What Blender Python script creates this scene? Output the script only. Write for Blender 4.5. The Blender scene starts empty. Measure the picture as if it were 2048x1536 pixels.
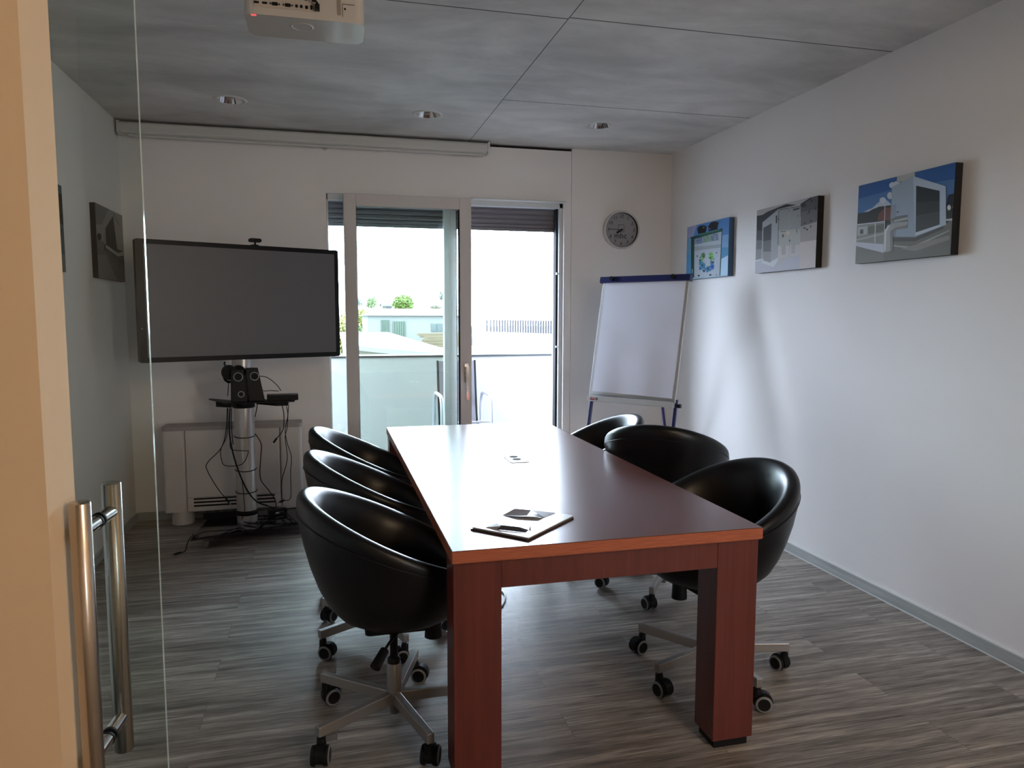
import bpy, math, random
from mathutils import Vector, Matrix, Euler
random.seed(7)
PI = math.pi
C = bpy.context.scene.collection
SC = bpy.context.scene

# ------------------------------------------------------------------ camera
cam_d = bpy.data.cameras.new('camera'); cam = bpy.data.objects.new('camera', cam_d); C.objects.link(cam)
cam_d.sensor_width = 36.0; cam_d.lens = 1460.6565 * 36.0 / 2048.0; cam_d.clip_start = 0.05; cam_d.clip_end = 500
_r = Vector((0.96979167, -0.24393233, 0.0010688)); _u = Vector((0.02158753, 0.09018732, 0.99569083)); _f = Vector((0.24297757, 0.9655896, -0.09272881))
cam.matrix_world = Matrix(((_r.x, _u.x, -_f.x, 0), (_r.y, _u.y, -_f.y, 0), (_r.z, _u.z, -_f.z, 1.4327), (0, 0, 0, 1)))
SC.camera = cam

# ------------------------------------------------------------------ daylight: bright overcast sky
W = bpy.data.worlds.new('world'); SC.world = W; W.use_nodes = True
bg = W.node_tree.nodes['Background']
bg.inputs[0].default_value = (0.76, 0.90, 1.10, 1)
bg.inputs[1].default_value = 30.0
SC.view_settings.view_transform = 'Standard'; SC.view_settings.look = 'None'
SC.view_settings.exposure = 0.0; SC.view_settings.gamma = 1.0; SC.view_settings.use_curve_mapping = False

def area(name, loc, rot, sx, sy, power, col, portal=False):
    d = bpy.data.lights.new(name, 'AREA'); d.shape = 'RECTANGLE'; d.size = sx; d.size_y = sy
    d.energy = power; d.color = col
    o = bpy.data.objects.new(name, d); C.objects.link(o); o.location = loc; o.rotation_euler = rot
    if portal: d.cycles.is_portal = True
    return o
area('hall_portal', (2.9, -2.74, 1.5), (PI/2, 0, 0), 1.0, 1.0, 1, (1, 1, 1), True)
# sampling portal in the balcony door opening
area('daylight_portal', (0.906, 5.80, 1.1), (-PI/2, 0, 0), 1.8, 2.2, 1, (1, 1, 1), True)

# ------------------------------------------------------------------ materials
def lin(c):
    return tuple(((v/255)/12.92 if v/255 <= .04045 else ((v/255+.055)/1.055)**2.4) for v in c)
MATS = {}
def mat(name, col=(.5,.5,.5), rough=.5, metal=0.0, spec=.5, emit=None, estr=0, bump=None, noise=None, coat=0):
    if name in MATS: return MATS[name]
    m = bpy.data.materials.new(name); m.use_nodes = True; nt = m.node_tree; b = nt.nodes['Principled BSDF']
    b.inputs['Base Color'].default_value = (*col, 1); b.inputs['Roughness'].default_value = rough
    b.inputs['Metallic'].default_value = metal; b.inputs['Specular IOR Level'].default_value = spec
    if coat: b.inputs['Coat Weight'].default_value = coat; b.inputs['Coat Roughness'].default_value = .08
    if emit: b.inputs['Emission Color'].default_value = (*emit, 1); b.inputs['Emission Strength'].default_value = estr
    tc = nt.nodes.new('ShaderNodeTexCoord')
    if noise:    # (scale, amount, (sx,sy,sz))
        mp = nt.nodes.new('ShaderNodeMapping'); mp.inputs['Scale'].default_value = noise[2]
        n = nt.nodes.new('ShaderNodeTexNoise'); n.inputs['Scale'].default_value = noise[0]; n.inputs['Detail'].default_value = 5
        r = nt.nodes.new('ShaderNodeMapRange'); r.inputs[1].default_value = .25; r.inputs[2].default_value = .75
        r.inputs[3].default_value = 1-noise[1]; r.inputs[4].default_value = 1+noise[1]
        mx = nt.nodes.new('ShaderNodeMix'); mx.data_type = 'RGBA'; mx.blend_type = 'MULTIPLY'; mx.inputs[0].default_value = 1
        mx.inputs[6].default_value = (*col, 1)
        nt.links.new(tc.outputs['Object'], mp.inputs[0]); nt.links.new(mp.outputs[0], n.inputs['Vector'])
        nt.links.new(n.outputs['Fac'], r.inputs[0]); nt.links.new(r.outputs[0], mx.inputs[7])
        nt.links.new(mx.outputs[2], b.inputs['Base Color'])
    if bump:     # (scale, strength)
        n = nt.nodes.new('ShaderNodeTexNoise'); n.inputs['Scale'].default_value = bump[0]; n.inputs['Detail'].default_value = 4
        bp = nt.nodes.new('ShaderNodeBump'); bp.inputs['Strength'].default_value = bump[1]; bp.inputs['Distance'].default_value = .002
        nt.links.new(tc.outputs['Object'], n.inputs['Vector']); nt.links.new(n.outputs['Fac'], bp.inputs['Height'])
        nt.links.new(bp.outputs[0], b.inputs['Normal'])
    MATS[name] = m; return m

def glass(name, tint, ior=1.5, haze=0.0):
    m = bpy.data.materials.new(name); m.use_nodes = True; nt = m.node_tree; nt.nodes.clear()
    out = nt.nodes.new('ShaderNodeOutputMaterial'); mx = nt.nodes.new('ShaderNodeMixShader')
    tr = nt.nodes.new('ShaderNodeBsdfTransparent'); tr.inputs[0].default_value = (*tint, 1)
    gl = nt.nodes.new('ShaderNodeBsdfGlossy'); gl.inputs['Roughness'].default_value = 0.0
    fr = nt.nodes.new('ShaderNodeFresnel'); fr.inputs[0].default_value = ior
    nt.links.new(fr.outputs[0], mx.inputs[0]); nt.links.new(tr.outputs[0], mx.inputs[1]); nt.links.new(gl.outputs[0], mx.inputs[2])
    nt.links.new(mx.outputs[0], out.inputs[0])
    return m

M_wall = mat('white_plaster', (.87,.845,.83), .85, bump=(90,.06), noise=(1.2,.02,(1,1,1)))
M_wall_panel = mat('white_board', (.87,.845,.83), .8, noise=(1.0,.02,(1,1,1)))
M_corr = mat('corridor_warm_lit_wall', (.80,.64,.46), .85, bump=(90,.06))  # warm lamp light is put into this wall colour
M_gap = mat('dark_gap', (.01,.01,.01), .9)
M_frame = mat('window_frame_white', (.62,.585,.57), .45)
M_framew = mat('window_frame_outer', (.60,.62,.64), .45)
M_shut = mat('shutter_grey', (.16,.15,.17), .5)
M_white = mat('white_plastic', (.62,.62,.60), .4)
M_blackp = mat('black_plastic', (.007,.007,.008), .45, spec=.22)
M_rubber = mat('black_rubber', (.008,.008,.009), .6, spec=.2)
M_tyre = mat('castor_grey_tread', (.2,.2,.21), .5)
M_leather = mat('black_leather', (.004,.0043,.006), .34, spec=.36, bump=(220,.08))
M_leather2 = mat('black_leather_seat', (.005,.005,.007), .40, spec=.36, bump=(220,.10))
M_silver = mat('silver_paint', (.36,.345,.34), .34, metal=.65)
M_chrome = mat('chrome', (.75,.75,.75), .12, metal=1)
M_steel = mat('brushed_steel', (.55,.50,.45), .26, metal=1, noise=(30,.12,(1,1,.02)))
M_steelx = mat('polished_steel', (.68,.66,.64), .14, metal=1)
M_screen = mat('dark_screen', (.105,.108,.115), .42, spec=.6)
M_bezel = mat('black_bezel', (.005,.005,.007), .3, spec=.25)
M_blackglass = mat('black_glass', (.008,.009,.010), .06)
M_blue = mat('blue_steel', (.012,.018,.115), .35)
M_paper = mat('white_paper', (.84,.87,1.0), .8, bump=(7,.5))
M_boardw = mat('whiteboard', (.62,.64,.65), .3)
M_conv = mat('convector_enamel', (.66,.64,.63), .5)
M_base = mat('grey_baseboard', (.40,.42,.41), .45, noise=(9,.22,(.35,.35,5)))
M_basel = mat('baseboard_edge', (.72,.74,.74), .4)

def floor_mat():
    m = bpy.data.materials.new('grey_wood_planks'); m.use_nodes = True; nt = m.node_tree; b = nt.nodes['Principled BSDF']; L = nt.links
    N = nt.nodes.new
    tc = N('ShaderNodeTexCoord')
    br = N('ShaderNodeTexBrick'); br.offset = .37; br.inputs['Scale'].default_value = 1
    br.inputs['Brick Width'].default_value = 1.25; br.inputs['Row Height'].default_value = .185
    br.inputs['Mortar Size'].default_value = .0012; br.inputs['Mortar Smooth'].default_value = .1; br.inputs['Bias'].default_value = 0
    br.inputs['Color1'].default_value = (.86,.86,.86,1); br.inputs['Color2'].default_value = (1.08,1.08,1.08,1); br.inputs['Mortar'].default_value = (.55,.55,.55,1)
    L.new(tc.outputs['Object'], br.inputs['Vector'])
    # shift the grain plank by plank
    ad = N('ShaderNodeVectorMath'); ad.operation = 'MULTIPLY_ADD'; ad.inputs[1].default_value = (9,13,7)
    L.new(br.outputs['Color'], ad.inputs[0]); L.new(tc.outputs['Object'], ad.inputs[2])
    def nz(sc, scale, det, dist=0):
        mp = N('ShaderNodeMapping'); mp.inputs['Scale'].default_value = sc; L.new(ad.outputs[0], mp.inputs[0])
        n = N('ShaderNodeTexNoise'); n.inputs['Scale'].default_value = scale; n.inputs['Detail'].default_value = det; n.inputs['Roughness'].default_value = .65
        n.inputs['Distortion'].default_value = dist
        L.new(mp.outputs[0], n.inputs['Vector']); return n
    g1 = nz((.7, 13, 1), 2.4, 10, .25); g2 = nz((2.6, 85, 1), 3.0, 6)
    g3 = nz((.6, 3.0, 1), 1.6, 3)
    r1 = N('ShaderNodeValToRGB'); e = r1.color_ramp.elements
    e[0].position = .30; e[0].color = (.10,.078,.066,1); e[1].position = .72; e[1].color = (.60,.555,.505,1)
    k = e.new(.5); k.color = (.30,.265,.235,1)
    L.new(g1.outputs['Fac'], r1.inputs[0])
    r2 = N('ShaderNodeMapRange'); r2.inputs[1].default_value = .32; r2.inputs[2].default_value = .62; r2.inputs[3].default_value = .36; r2.inputs[4].default_value = 1.2
    L.new(g2.outputs['Fac'], r2.inputs[0])
    mx = N('ShaderNodeMix'); mx.data_type = 'RGBA'; mx.blend_type = 'MULTIPLY'; mx.inputs[0].default_value = 1
    L.new(r1.outputs[0], mx.inputs[6]); L.new(r2.outputs[0], mx.inputs[7])
    m2 = N('ShaderNodeMix'); m2.data_type = 'RGBA'; m2.blend_type = 'MULTIPLY'; m2.inputs[0].default_value = 1
    L.new(mx.outputs[2], m2.inputs[6]); L.new(br.outputs['Color'], m2.inputs[7])
    r3 = N('ShaderNodeMapRange'); r3.inputs[1].default_value = .3; r3.inputs[2].default_value = .7; r3.inputs[3].default_value = .85; r3.inputs[4].default_value = 1.25
    L.new(g3.outputs['Fac'], r3.inputs[0])
    m3 = N('ShaderNodeMix'); m3.data_type = 'RGBA'; m3.blend_type = 'MULTIPLY'; m3.inputs[0].default_value = 1
    L.new(m2.outputs[2], m3.inputs[6]); L.new(r3.outputs[0], m3.inputs[7]); L.new(m3.outputs[2], b.inputs['Base Color'])
    g4 = nz((1.5, 34, 1), 1.9, 6, .5); r4 = N('ShaderNodeMapRange'); r4.inputs[1].default_value = .58; r4.inputs[2].default_value = .66; r4.inputs[3].default_value = 1; r4.inputs[4].default_value = .42
    L.new(g4.outputs['Fac'], r4.inputs[0])
    m4 = N('ShaderNodeMix'); m4.data_type = 'RGBA'; m4.blend_type = 'MULTIPLY'; m4.inputs[0].default_value = 1
    L.new(m3.outputs[2], m4.inputs[6]); L.new(r4.outputs[0], m4.inputs[7]); L.new(m4.outputs[2], b.inputs['Base Color'])
    rr = N('ShaderNodeMapRange'); rr.inputs[3].default_value = .36; rr.inputs[4].default_value = .52; L.new(g1.outputs['Fac'], rr.inputs[0]); L.new(rr.outputs[0], b.inputs['Roughness'])
    b.inputs['Specular IOR Level'].default_value = .5
    bp = N('ShaderNodeBump'); bp.inputs['Strength'].default_value = .7; bp.inputs['Distance'].default_value = .0015
    L.new(g2.outputs['Fac'], bp.inputs['Height']); L.new(bp.outputs[0], b.inputs['Normal'])
    return m
M_floor = floor_mat()

def concrete():
    m = bpy.data.materials.new('grey_concrete'); m.use_nodes = True; nt = m.node_tree; b = nt.nodes['Principled BSDF']; L = nt.links; N = nt.nodes.new
    tc = N('ShaderNodeTexCoord'); mp = N('ShaderNodeMapping'); mp.inputs['Scale'].default_value = (.8, 1.5, 1); L.new(tc.outputs['Object'], mp.inputs[0])
    n = N('ShaderNodeTexNoise'); n.inputs['Scale'].default_value = 1.7; n.inputs['Detail'].default_value = 9; n.inputs['Roughness'].default_value = .62; n.inputs['Distortion'].default_value = .4
    L.new(mp.outputs[0], n.inputs['Vector'])
    r = N('ShaderNodeValToRGB'); e = r.color_ramp.elements; e[0].position = .3; e[0].color = (.46,.45,.44,1); e[1].position = .7; e[1].color = (.78,.76,.74,1)
    L.new(n.outputs['Fac'], r.inputs[0]); L.new(r.outputs[0], b.inputs['Base Color']); b.inputs['Roughness'].default_value = .7
    return m
M_conc = concrete()

def wood(name, c1, c2, rough, scale, axes, spec=.5, stripes=None):
    m = bpy.data.materials.new(name); m.use_nodes = True; nt = m.node_tree; b = nt.nodes['Principled BSDF']; L = nt.links; N = nt.nodes.new
    tc = N('ShaderNodeTexCoord'); mp = N('ShaderNodeMapping'); mp.inputs['Scale'].default_value = axes; L.new(tc.outputs['Object'], mp.inputs[0])
    n = N('ShaderNodeTexNoise'); n.inputs['Scale'].default_value = scale; n.inputs['Detail'].default_value = 6; n.inputs['Roughness'].default_value = .6
    L.new(mp.outputs[0], n.inputs['Vector'])
    r = N('ShaderNodeValToRGB'); e = r.color_ramp.elements; e[0].position = .3; e[0].color = (*c1,1); e[1].position = .7; e[1].color = (*c2,1)
    L.new(n.outputs['Fac'], r.inputs[0]); b.inputs['Roughness'].default_value = rough; b.inputs['Specular IOR Level'].default_value = spec
    if stripes:   # plywood layers along z
        sp = N('ShaderNodeSeparateXYZ'); L.new(tc.outputs['Object'], sp.inputs[0])
        mu = N('ShaderNodeMath'); mu.operation = 'MULTIPLY'; mu.inputs[1].default_value = stripes; L.new(sp.outputs[2], mu.inputs[0])
        nn = N('ShaderNodeTexNoise'); nn.inputs['Scale'].default_value = 3; L.new(tc.outputs['Object'], nn.inputs['Vector'])
        aa = N('ShaderNodeMath'); aa.operation = 'MULTIPLY_ADD'; aa.inputs[1].default_value = 1.0; L.new(nn.outputs['Fac'], aa.inputs[0]); L.new(mu.outputs[0], aa.inputs[2])
        si = N('ShaderNodeMath'); si.operation = 'SINE'; L.new(aa.outputs[0], si.inputs[0])
        mr = N('ShaderNodeMapRange'); mr.inputs[1].default_value = .25; mr.inputs[2].default_value = .95; mr.inputs[3].default_value = 1.0; mr.inputs[4].default_value = .38
        L.new(si.outputs[0], mr.inputs[0])
        mx = N('ShaderNodeMix'); mx.data_type = 'RGBA'; mx.blend_type = 'MULTIPLY'; mx.inputs[0].default_value = 1
        L.new(r.outputs[0], mx.inputs[6]); L.new(mr.outputs[0], mx.inputs[7]); L.new(mx.outputs[2], b.inputs['Base Color'])
    else: L.new(r.outputs[0], b.inputs['Base Color'])
    return m
M_top = wood('mahogany_laminate_top', (.105,.033,.026), (.15,.05,.038), .26, 6, (8,1,1))
M_leg = wood('mahogany_veneer', (.098,.019,.015), (.145,.031,.024), .34, 3, (14,14,.6))
M_ply = wood('plywood_edge', (.42,.105,.045), (.58,.16,.07), .5, 14, (1,1,12), stripes=1320)

# ------------------------------------------------------------------ mesh builder
class MB:
    def __init__(s): s.v = []; s.f = []; s.m = []; s.sm = []; s.mats = []; s.T = Matrix.Identity(4)
    def mi(s, m):
        if m not in s.mats: s.mats.append(m)
        return s.mats.index(m)
    def add(s, vs, fs, m, smooth=False, T=None):
        o = len(s.v); t = s.T @ T if T is not None else s.T
        s.v += [tuple(t @ Vector(p)) for p in vs]; k = s.mi(m)
        for f in fs: s.f.append(tuple(i+o for i in f)); s.m.append(k); s.sm.append(smooth)
        return s
    def box(s, a, b, m, T=None):
        x0,y0,z0 = a; x1,y1,z1 = b
        v = [(x0,y0,z0),(x1,y0,z0),(x1,y1,z0),(x0,y1,z0),(x0,y0,z1),(x1,y0,z1),(x1,y1,z1),(x0,y1,z1)]
        return s.add(v, [(0,3,2,1),(4,5,6,7),(0,1,5,4),(1,2,6,5),(2,3,7,6),(3,0,4,7)], m, False, T)
    def rbox(s, a, b, r, m, axis='z', n=5, T=None):    # box with rounded vertical corners about an axis
        ax = {'x':(1,2,0),'y':(0,2,1),'z':(0,1,2)}[axis]
        u0,u1 = a[ax[0]],b[ax[0]]; w0,w1 = a[ax[1]],b[ax[1]]
        pts = []
        for cx,cy,a0 in ((u1-r,w1-r,0),(u0+r,w1-r,PI/2),(u0+r,w0+r,PI),(u1-r,w0+r,1.5*PI)):
            for i in range(n+1):
                t = a0+PI/2*i/n; pts.append((cx+r*math.cos(t), cy+r*math.sin(t)))
        def P(u,w,h):
            q=[0,0,0]; q[ax[0]]=u; q[ax[1]]=w; q[ax[2]]=h; return tuple(q)
        N=len(pts); v=[P(*p,a[ax[2]]) for p in pts]+[P(*p,b[ax[2]]) for p in pts]
        f=[(i,(i+1)%N,N+(i+1)%N,N+i) for i in range(N)]
        s.add(v,f,m,False,T); s.add(v,[tuple(range(N-1,-1,-1)),tuple(range(N,2*N))],m,False,T); return s
    def prism(s, pts, z0, z1, m, T=None):
        N=len(pts); v=[(x,y,z0) for x,y in pts]+[(x,y,z1) for x,y in pts]
        return s.add(v,[tuple(range(N-1,-1,-1)),tuple(range(N,2*N))]+[(i,(i+1)%N,N+(i+1)%N,N+i) for i in range(N)],m,False,T)
    def lathe(s, prof, m, n=32, T=None, smooth=True, cap=False):
        v=[];f=[]
        for r,z in prof:
            for i in range(n): t=2*PI*i/n; v.append((r*math.cos(t),r*math.sin(t),z))
        for k in range(len(prof)-1):
            for i in range(n): j=(i+1)%n; f.append((k*n+i,k*n+j,(k+1)*n+j,(k+1)*n+i))
        s.add(v,f,m,smooth,T)
        if cap:
            K=len(prof)-1; s.add(v,[tuple(range(n-1,-1,-1)),tuple(K*n+i for i in range(n))],m,False,T)
        return s
    def cyl(s, p0, p1, r, m, r1=None, n=20, smooth=True):
        p0=Vector(p0);p1=Vector(p1);d=p1-p0;q=d.to_track_quat('Z','Y').to_matrix().to_4x4();T=Matrix.Translation(p0)@q
        return s.lathe([(r,0),(r if r1 is None else r1,d.length)],m,n,T,smooth,True)
    def tube(s, pts, r, m, n=8, closed=False, sub=4):
        P=[Vector(p) for p in pts]
        if len(P)>2 and sub>1:
            Q=[];L=len(P)
            rng=range(L if closed else L-1)
            for i in rng:
                if closed: a,b,c,d=P[(i-1)%L],P[i],P[(i+1)%L],P[(i+2)%L]
                else: a,b,c,d=P[max(i-1,0)],P[i],P[i+1],P[min(i+2,L-1)]
                for k in range(sub):
                    t=k/sub; Q.append(.5*((2*b)+(c-a)*t+(2*a-5*b+4*c-d)*t*t+(3*b-a-3*c+d)*t**3))
            if not closed: Q.append(P[-1])
            P=Q
        L=len(P);v=[];f=[];up=None
        for i,p in enumerate(P):
            if closed: d=P[(i+1)%L]-P[i-1]
            else: d=P[min(i+1,L-1)]-P[max(i-1,0)]
            if d.length<1e-9: d=Vector((0,0,1))
            d.normalize()
            if up is None: up=Vector((0,0,1)) if abs(d.z)<.9 else Vector((1,0,0))
            x=up.cross(d)
            if x.length<1e-5: x=Vector((1,0,0)).cross(d)
            x.normalize(); y=d.cross(x); up=y
            for k in range(n): t=2*PI*k/n; v.append(tuple(p+x*r*math.cos(t)+y*r*math.sin(t)))
        for i in range(L if closed else L-1):
            j=(i+1)%L
            for k in range(n): q=(k+1)%n; f.append((i*n+k,i*n+q,j*n+q,j*n+k))
        s.add(v,f,m,True)
        if not closed: s.add(v,[tuple(range(n-1,-1,-1)),tuple((L-1)*n+k for k in range(n))],m,False)
        return s
    def text(s, txt, size, T, m, ext=.0004, font_shear=0, align='CENTER', sx=1):
        cu=bpy.data.curves.new('t','FONT'); cu.body=txt; cu.size=size; cu.align_x=align; cu.align_y='CENTER'; cu.extrude=ext; cu.shear=font_shear; cu.resolution_u=3
        o=bpy.data.objects.new('t',cu); C.objects.link(o); bpy.context.view_layer.update()
        me=bpy.data.meshes.new_from_object(o.evaluated_get(bpy.context.evaluated_depsgraph_get()))
        s.add([(v.co.x*sx,v.co.y,v.co.z) for v in me.vertices],[tuple(p.vertices) for p in me.polygons],m,False,T)
        bpy.data.objects.remove(o); bpy.data.meshes.remove(me); bpy.data.curves.remove(cu); return s
    def build(s, name, parent=None, bevel=0, seg=2):
        me=bpy.data.meshes.new(name); me.from_pydata(s.v,[],s.f)
        for m in s.mats: me.materials.append(m)
        me.polygons.foreach_set('material_index',s.m); me.polygons.foreach_set('use_smooth',s.sm); me.update()
        o=bpy.data.objects.new(name,me); C.objects.link(o)
        if parent is not None: o.parent=parent
        if bevel:
            b=o.modifiers.new('bevel','BEVEL'); b.width=bevel; b.segments=seg; b.limit_method='ANGLE'; b.angle_limit=.7
        return o
def tag(o, label, cat, group=None, kind=None):
    if label: o['label']=label
    if cat: o['category']=cat
    if group: o['group']=group
    if kind: o['kind']=kind
    return o
def thing(name, label, cat, loc=(0,0,0), rz=0, group=None):
    o=bpy.data.objects.new(name,None); C.objects.link(o); o.location=loc; o.rotation_euler=(0,0,rz); o.empty_display_size=.1
    return tag(o,label,cat,group)
def struct(mb, name, label=None, bevel=0):
    o=mb.build(name,None,bevel); o['kind']='structure'
    if label: o['label']=label
    return o
ART_BLUE = [((34, 74, 128), [(0.0, 1.0), (1.0, 1.0), (1.0, 0.648), (0.001, 0.706)]), ((60, 95, 140), [(0.0, 0.835), (0.409, 0.857), (0.996, 0.82), (1.0, 0.569), (0.002, 0.65)]), ((150, 160, 170), [(0.072, 0.656), (0.173, 0.681), (0.254, 0.744), (0.31, 0.768), (0.351, 0.724), (0.384, 0.682), (0.393, 0.628), (0.2, 0.635)]), ((165, 170, 180), [(0.327, 0.742), (0.323, 0.723), (0.31, 0.712), (0.292, 0.71), (0.273, 0.719), (0.259, 0.737), (0.254, 0.758), (0.258, 0.777), (0.271, 0.788), (0.289, 0.79), (0.308, 0.78), (0.321, 0.763)]), ((165, 172, 180), [(0.439, 0.897), (0.434, 0.879), (0.419, 0.869), (0.397, 0.869), (0.376, 0.879), (0.359, 0.897), (0.353, 0.918), (0.358, 0.936), (0.374, 0.946), (0.395, 0.946), (0.416, 0.935), (0.432, 0.917)]), ((165, 172, 180), [(0.468, 0.915), (0.465, 0.903), (0.454, 0.897), (0.439, 0.897), (0.423, 0.904), (0.411, 0.916), (0.407, 0.93), (0.411, 0.942), (0.422, 0.948), (0.437, 0.948), (0.452, 0.941), (0.464, 0.929)]), ((160, 166, 172), [(0.4, 0.782), (0.397, 0.762), (0.386, 0.748), (0.37, 0.746), (0.354, 0.755), (0.342, 0.774), (0.337, 0.796), (0.341, 0.817), (0.352, 0.831), (0.367, 0.833), (0.383, 0.823), (0.395, 0.805)]), ((150, 152, 150), [(0.435, 1.0), (0.554, 1.0), (0.619, 0.996), (0.622, 0.93), (0.438, 0.927)]), ((42, 42, 36), [(0.002, 0.632), (0.132, 0.644), (0.174, 0.663), (0.256, 0.682), (0.337, 0.675), (0.392, 0.672), (0.399, 0.452), (0.004, 0.51)]), ((95, 60, 50), [(0.236, 0.516), (0.258, 0.602), (0.313, 0.653), (0.393, 0.646), (0.398, 0.488)]), ((120, 122, 118), [(0.0, 0.516), (0.327, 0.482), (0.342, 0.0), (0.0, 0.0)]), ((170, 175, 180), [(0.004, 0.51), (0.326, 0.493), (0.327, 0.481), (0.005, 0.495)]), ((150, 155, 155), [(0.01, 0.472), (0.128, 0.466), (0.13, 0.364), (0.012, 0.359)]), ((70, 72, 72), [(0.041, 0.434), (0.081, 0.432), (0.082, 0.376), (0.042, 0.378)]), ((90, 92, 86), [(0.136, 0.456), (0.319, 0.461), (0.322, 0.367), (0.139, 0.358)]), ((150, 152, 150), [(0.003, 0.317), (0.322, 0.349), (0.323, 0.331), (0.004, 0.298)]), ((165, 168, 178), [(0.0, 0.284), (0.326, 0.208), (0.33, 0.102), (0.0, 0.232)]), ((105, 104, 98), [(0.0, 0.227), (0.33, 0.098), (0.333, 0.0), (0.0, 0.0)]), ((170, 172, 176), [(0.214, 0.493), (0.225, 0.491), (0.23, 0.239), (0.219, 0.241)]), ((165, 168, 172), [(0.315, 0.697), (0.323, 0.695), (0.334, 0.329), (0.325, 0.33)]), ((96, 95, 90), [(0.324, 0.303), (0.657, 0.246), (0.931, 0.337), (1.0, 0.386), (1.0, 0.0), (0.333, 0.0)]), ((140, 140, 135), [(0.431, 0.185), (0.625, 0.138), (0.98, 0.272), (0.981, 0.262), (0.633, 0.111), (0.432, 0.167)]), ((70, 72, 68), [(0.429, 0.27), (0.657, 0.237), (0.925, 0.33), (0.927, 0.293), (0.659, 0.194), (0.43, 0.225)]), ((120, 118, 112), [(0.511, 0.126), (0.983, 0.215), (0.986, 0.166), (0.664, 0.081)]), ((12, 12, 14), [(0.974, 0.513), (1.0, 0.49), (1.0, 0.387), (0.979, 0.393)]), ((40, 36, 36), [(0.942, 0.488), (1.0, 0.474), (1.0, 0.394), (0.946, 0.399)]), ((14, 14, 18), [(0.941, 0.583), (0.954, 0.66), (1.0, 0.664), (1.0, 0.49), (0.942, 0.504)]), ((170, 172, 172), [(0.983, 0.516), (0.982, 0.501), (0.976, 0.491), (0.968, 0.488), (0.959, 0.494), (0.952, 0.507), (0.949, 0.522), (0.951, 0.537), (0.956, 0.547), (0.965, 0.549), (0.973, 0.544), (0.98, 0.531)]), ((170, 172, 172), [(1.0, 0.513), (1.0, 0.498), (1.0, 0.488), (1.0, 0.484), (1.0, 0.489), (1.0, 0.501), (0.998, 0.516), (0.999, 0.531), (1.0, 0.542), (1.0, 0.545), (1.0, 0.54), (1.0, 0.528)]), ((150, 152, 152), [(0.946, 0.399), (1.0, 0.395), (1.0, 0.369), (0.948, 0.375)]), ((130, 142, 156), [(0.389, 0.888), (0.606, 0.959), (0.642, 0.868), (0.661, 0.246), (0.436, 0.283), (0.398, 0.364)]), ((118, 130, 142), [(0.388, 0.673), (0.446, 0.67), (0.46, 0.279), (0.408, 0.287), (0.389, 0.524)]), ((150, 162, 176), [(0.606, 0.959), (0.926, 0.76), (0.948, 0.334), (0.66, 0.25)]), ((30, 32, 34), [(0.642, 0.84), (0.872, 0.724), (0.889, 0.348), (0.661, 0.297)]), ((58, 60, 60), [(0.655, 0.493), (0.882, 0.499), (0.889, 0.348), (0.661, 0.297)]), ((44, 46, 46), [(0.649, 0.644), (0.877, 0.613), (0.883, 0.495), (0.655, 0.489)]), ((170, 176, 184), [(0.659, 0.292), (0.894, 0.343), (0.895, 0.327), (0.66, 0.266)]), ((40, 44, 52), [(0.476, 0.571), (0.474, 0.567), (0.471, 0.565), (0.465, 0.565), (0.46, 0.567), (0.456, 0.571), (0.454, 0.575), (0.456, 0.579), (0.459, 0.581), (0.465, 0.581), (0.47, 0.579), (0.474, 0.575)]), ((95, 98, 100), [(0.394, 0.497), (0.451, 0.522), (0.572, 0.521), (0.576, 0.431), (0.422, 0.457)]), ((155, 156, 150), [(0.422, 0.479), (0.574, 0.491), (0.575, 0.465), (0.438, 0.459)]), ((140, 142, 142), [(0.36, 0.432), (0.454, 0.452), (0.572, 0.44), (0.575, 0.366), (0.465, 0.362), (0.426, 0.342), (0.434, 0.117), (0.33, 0.102), (0.323, 0.322)]), ((110, 112, 112), [(0.394, 0.356), (0.456, 0.39), (0.573, 0.401), (0.575, 0.366), (0.465, 0.362), (0.426, 0.342), (0.434, 0.117), (0.406, 0.112)]), ((178, 180, 182), [(0.33, 0.375), (0.368, 0.422), (0.392, 0.427), (0.354, 0.362), (0.353, 0.127), (0.336, 0.12)])]
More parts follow.
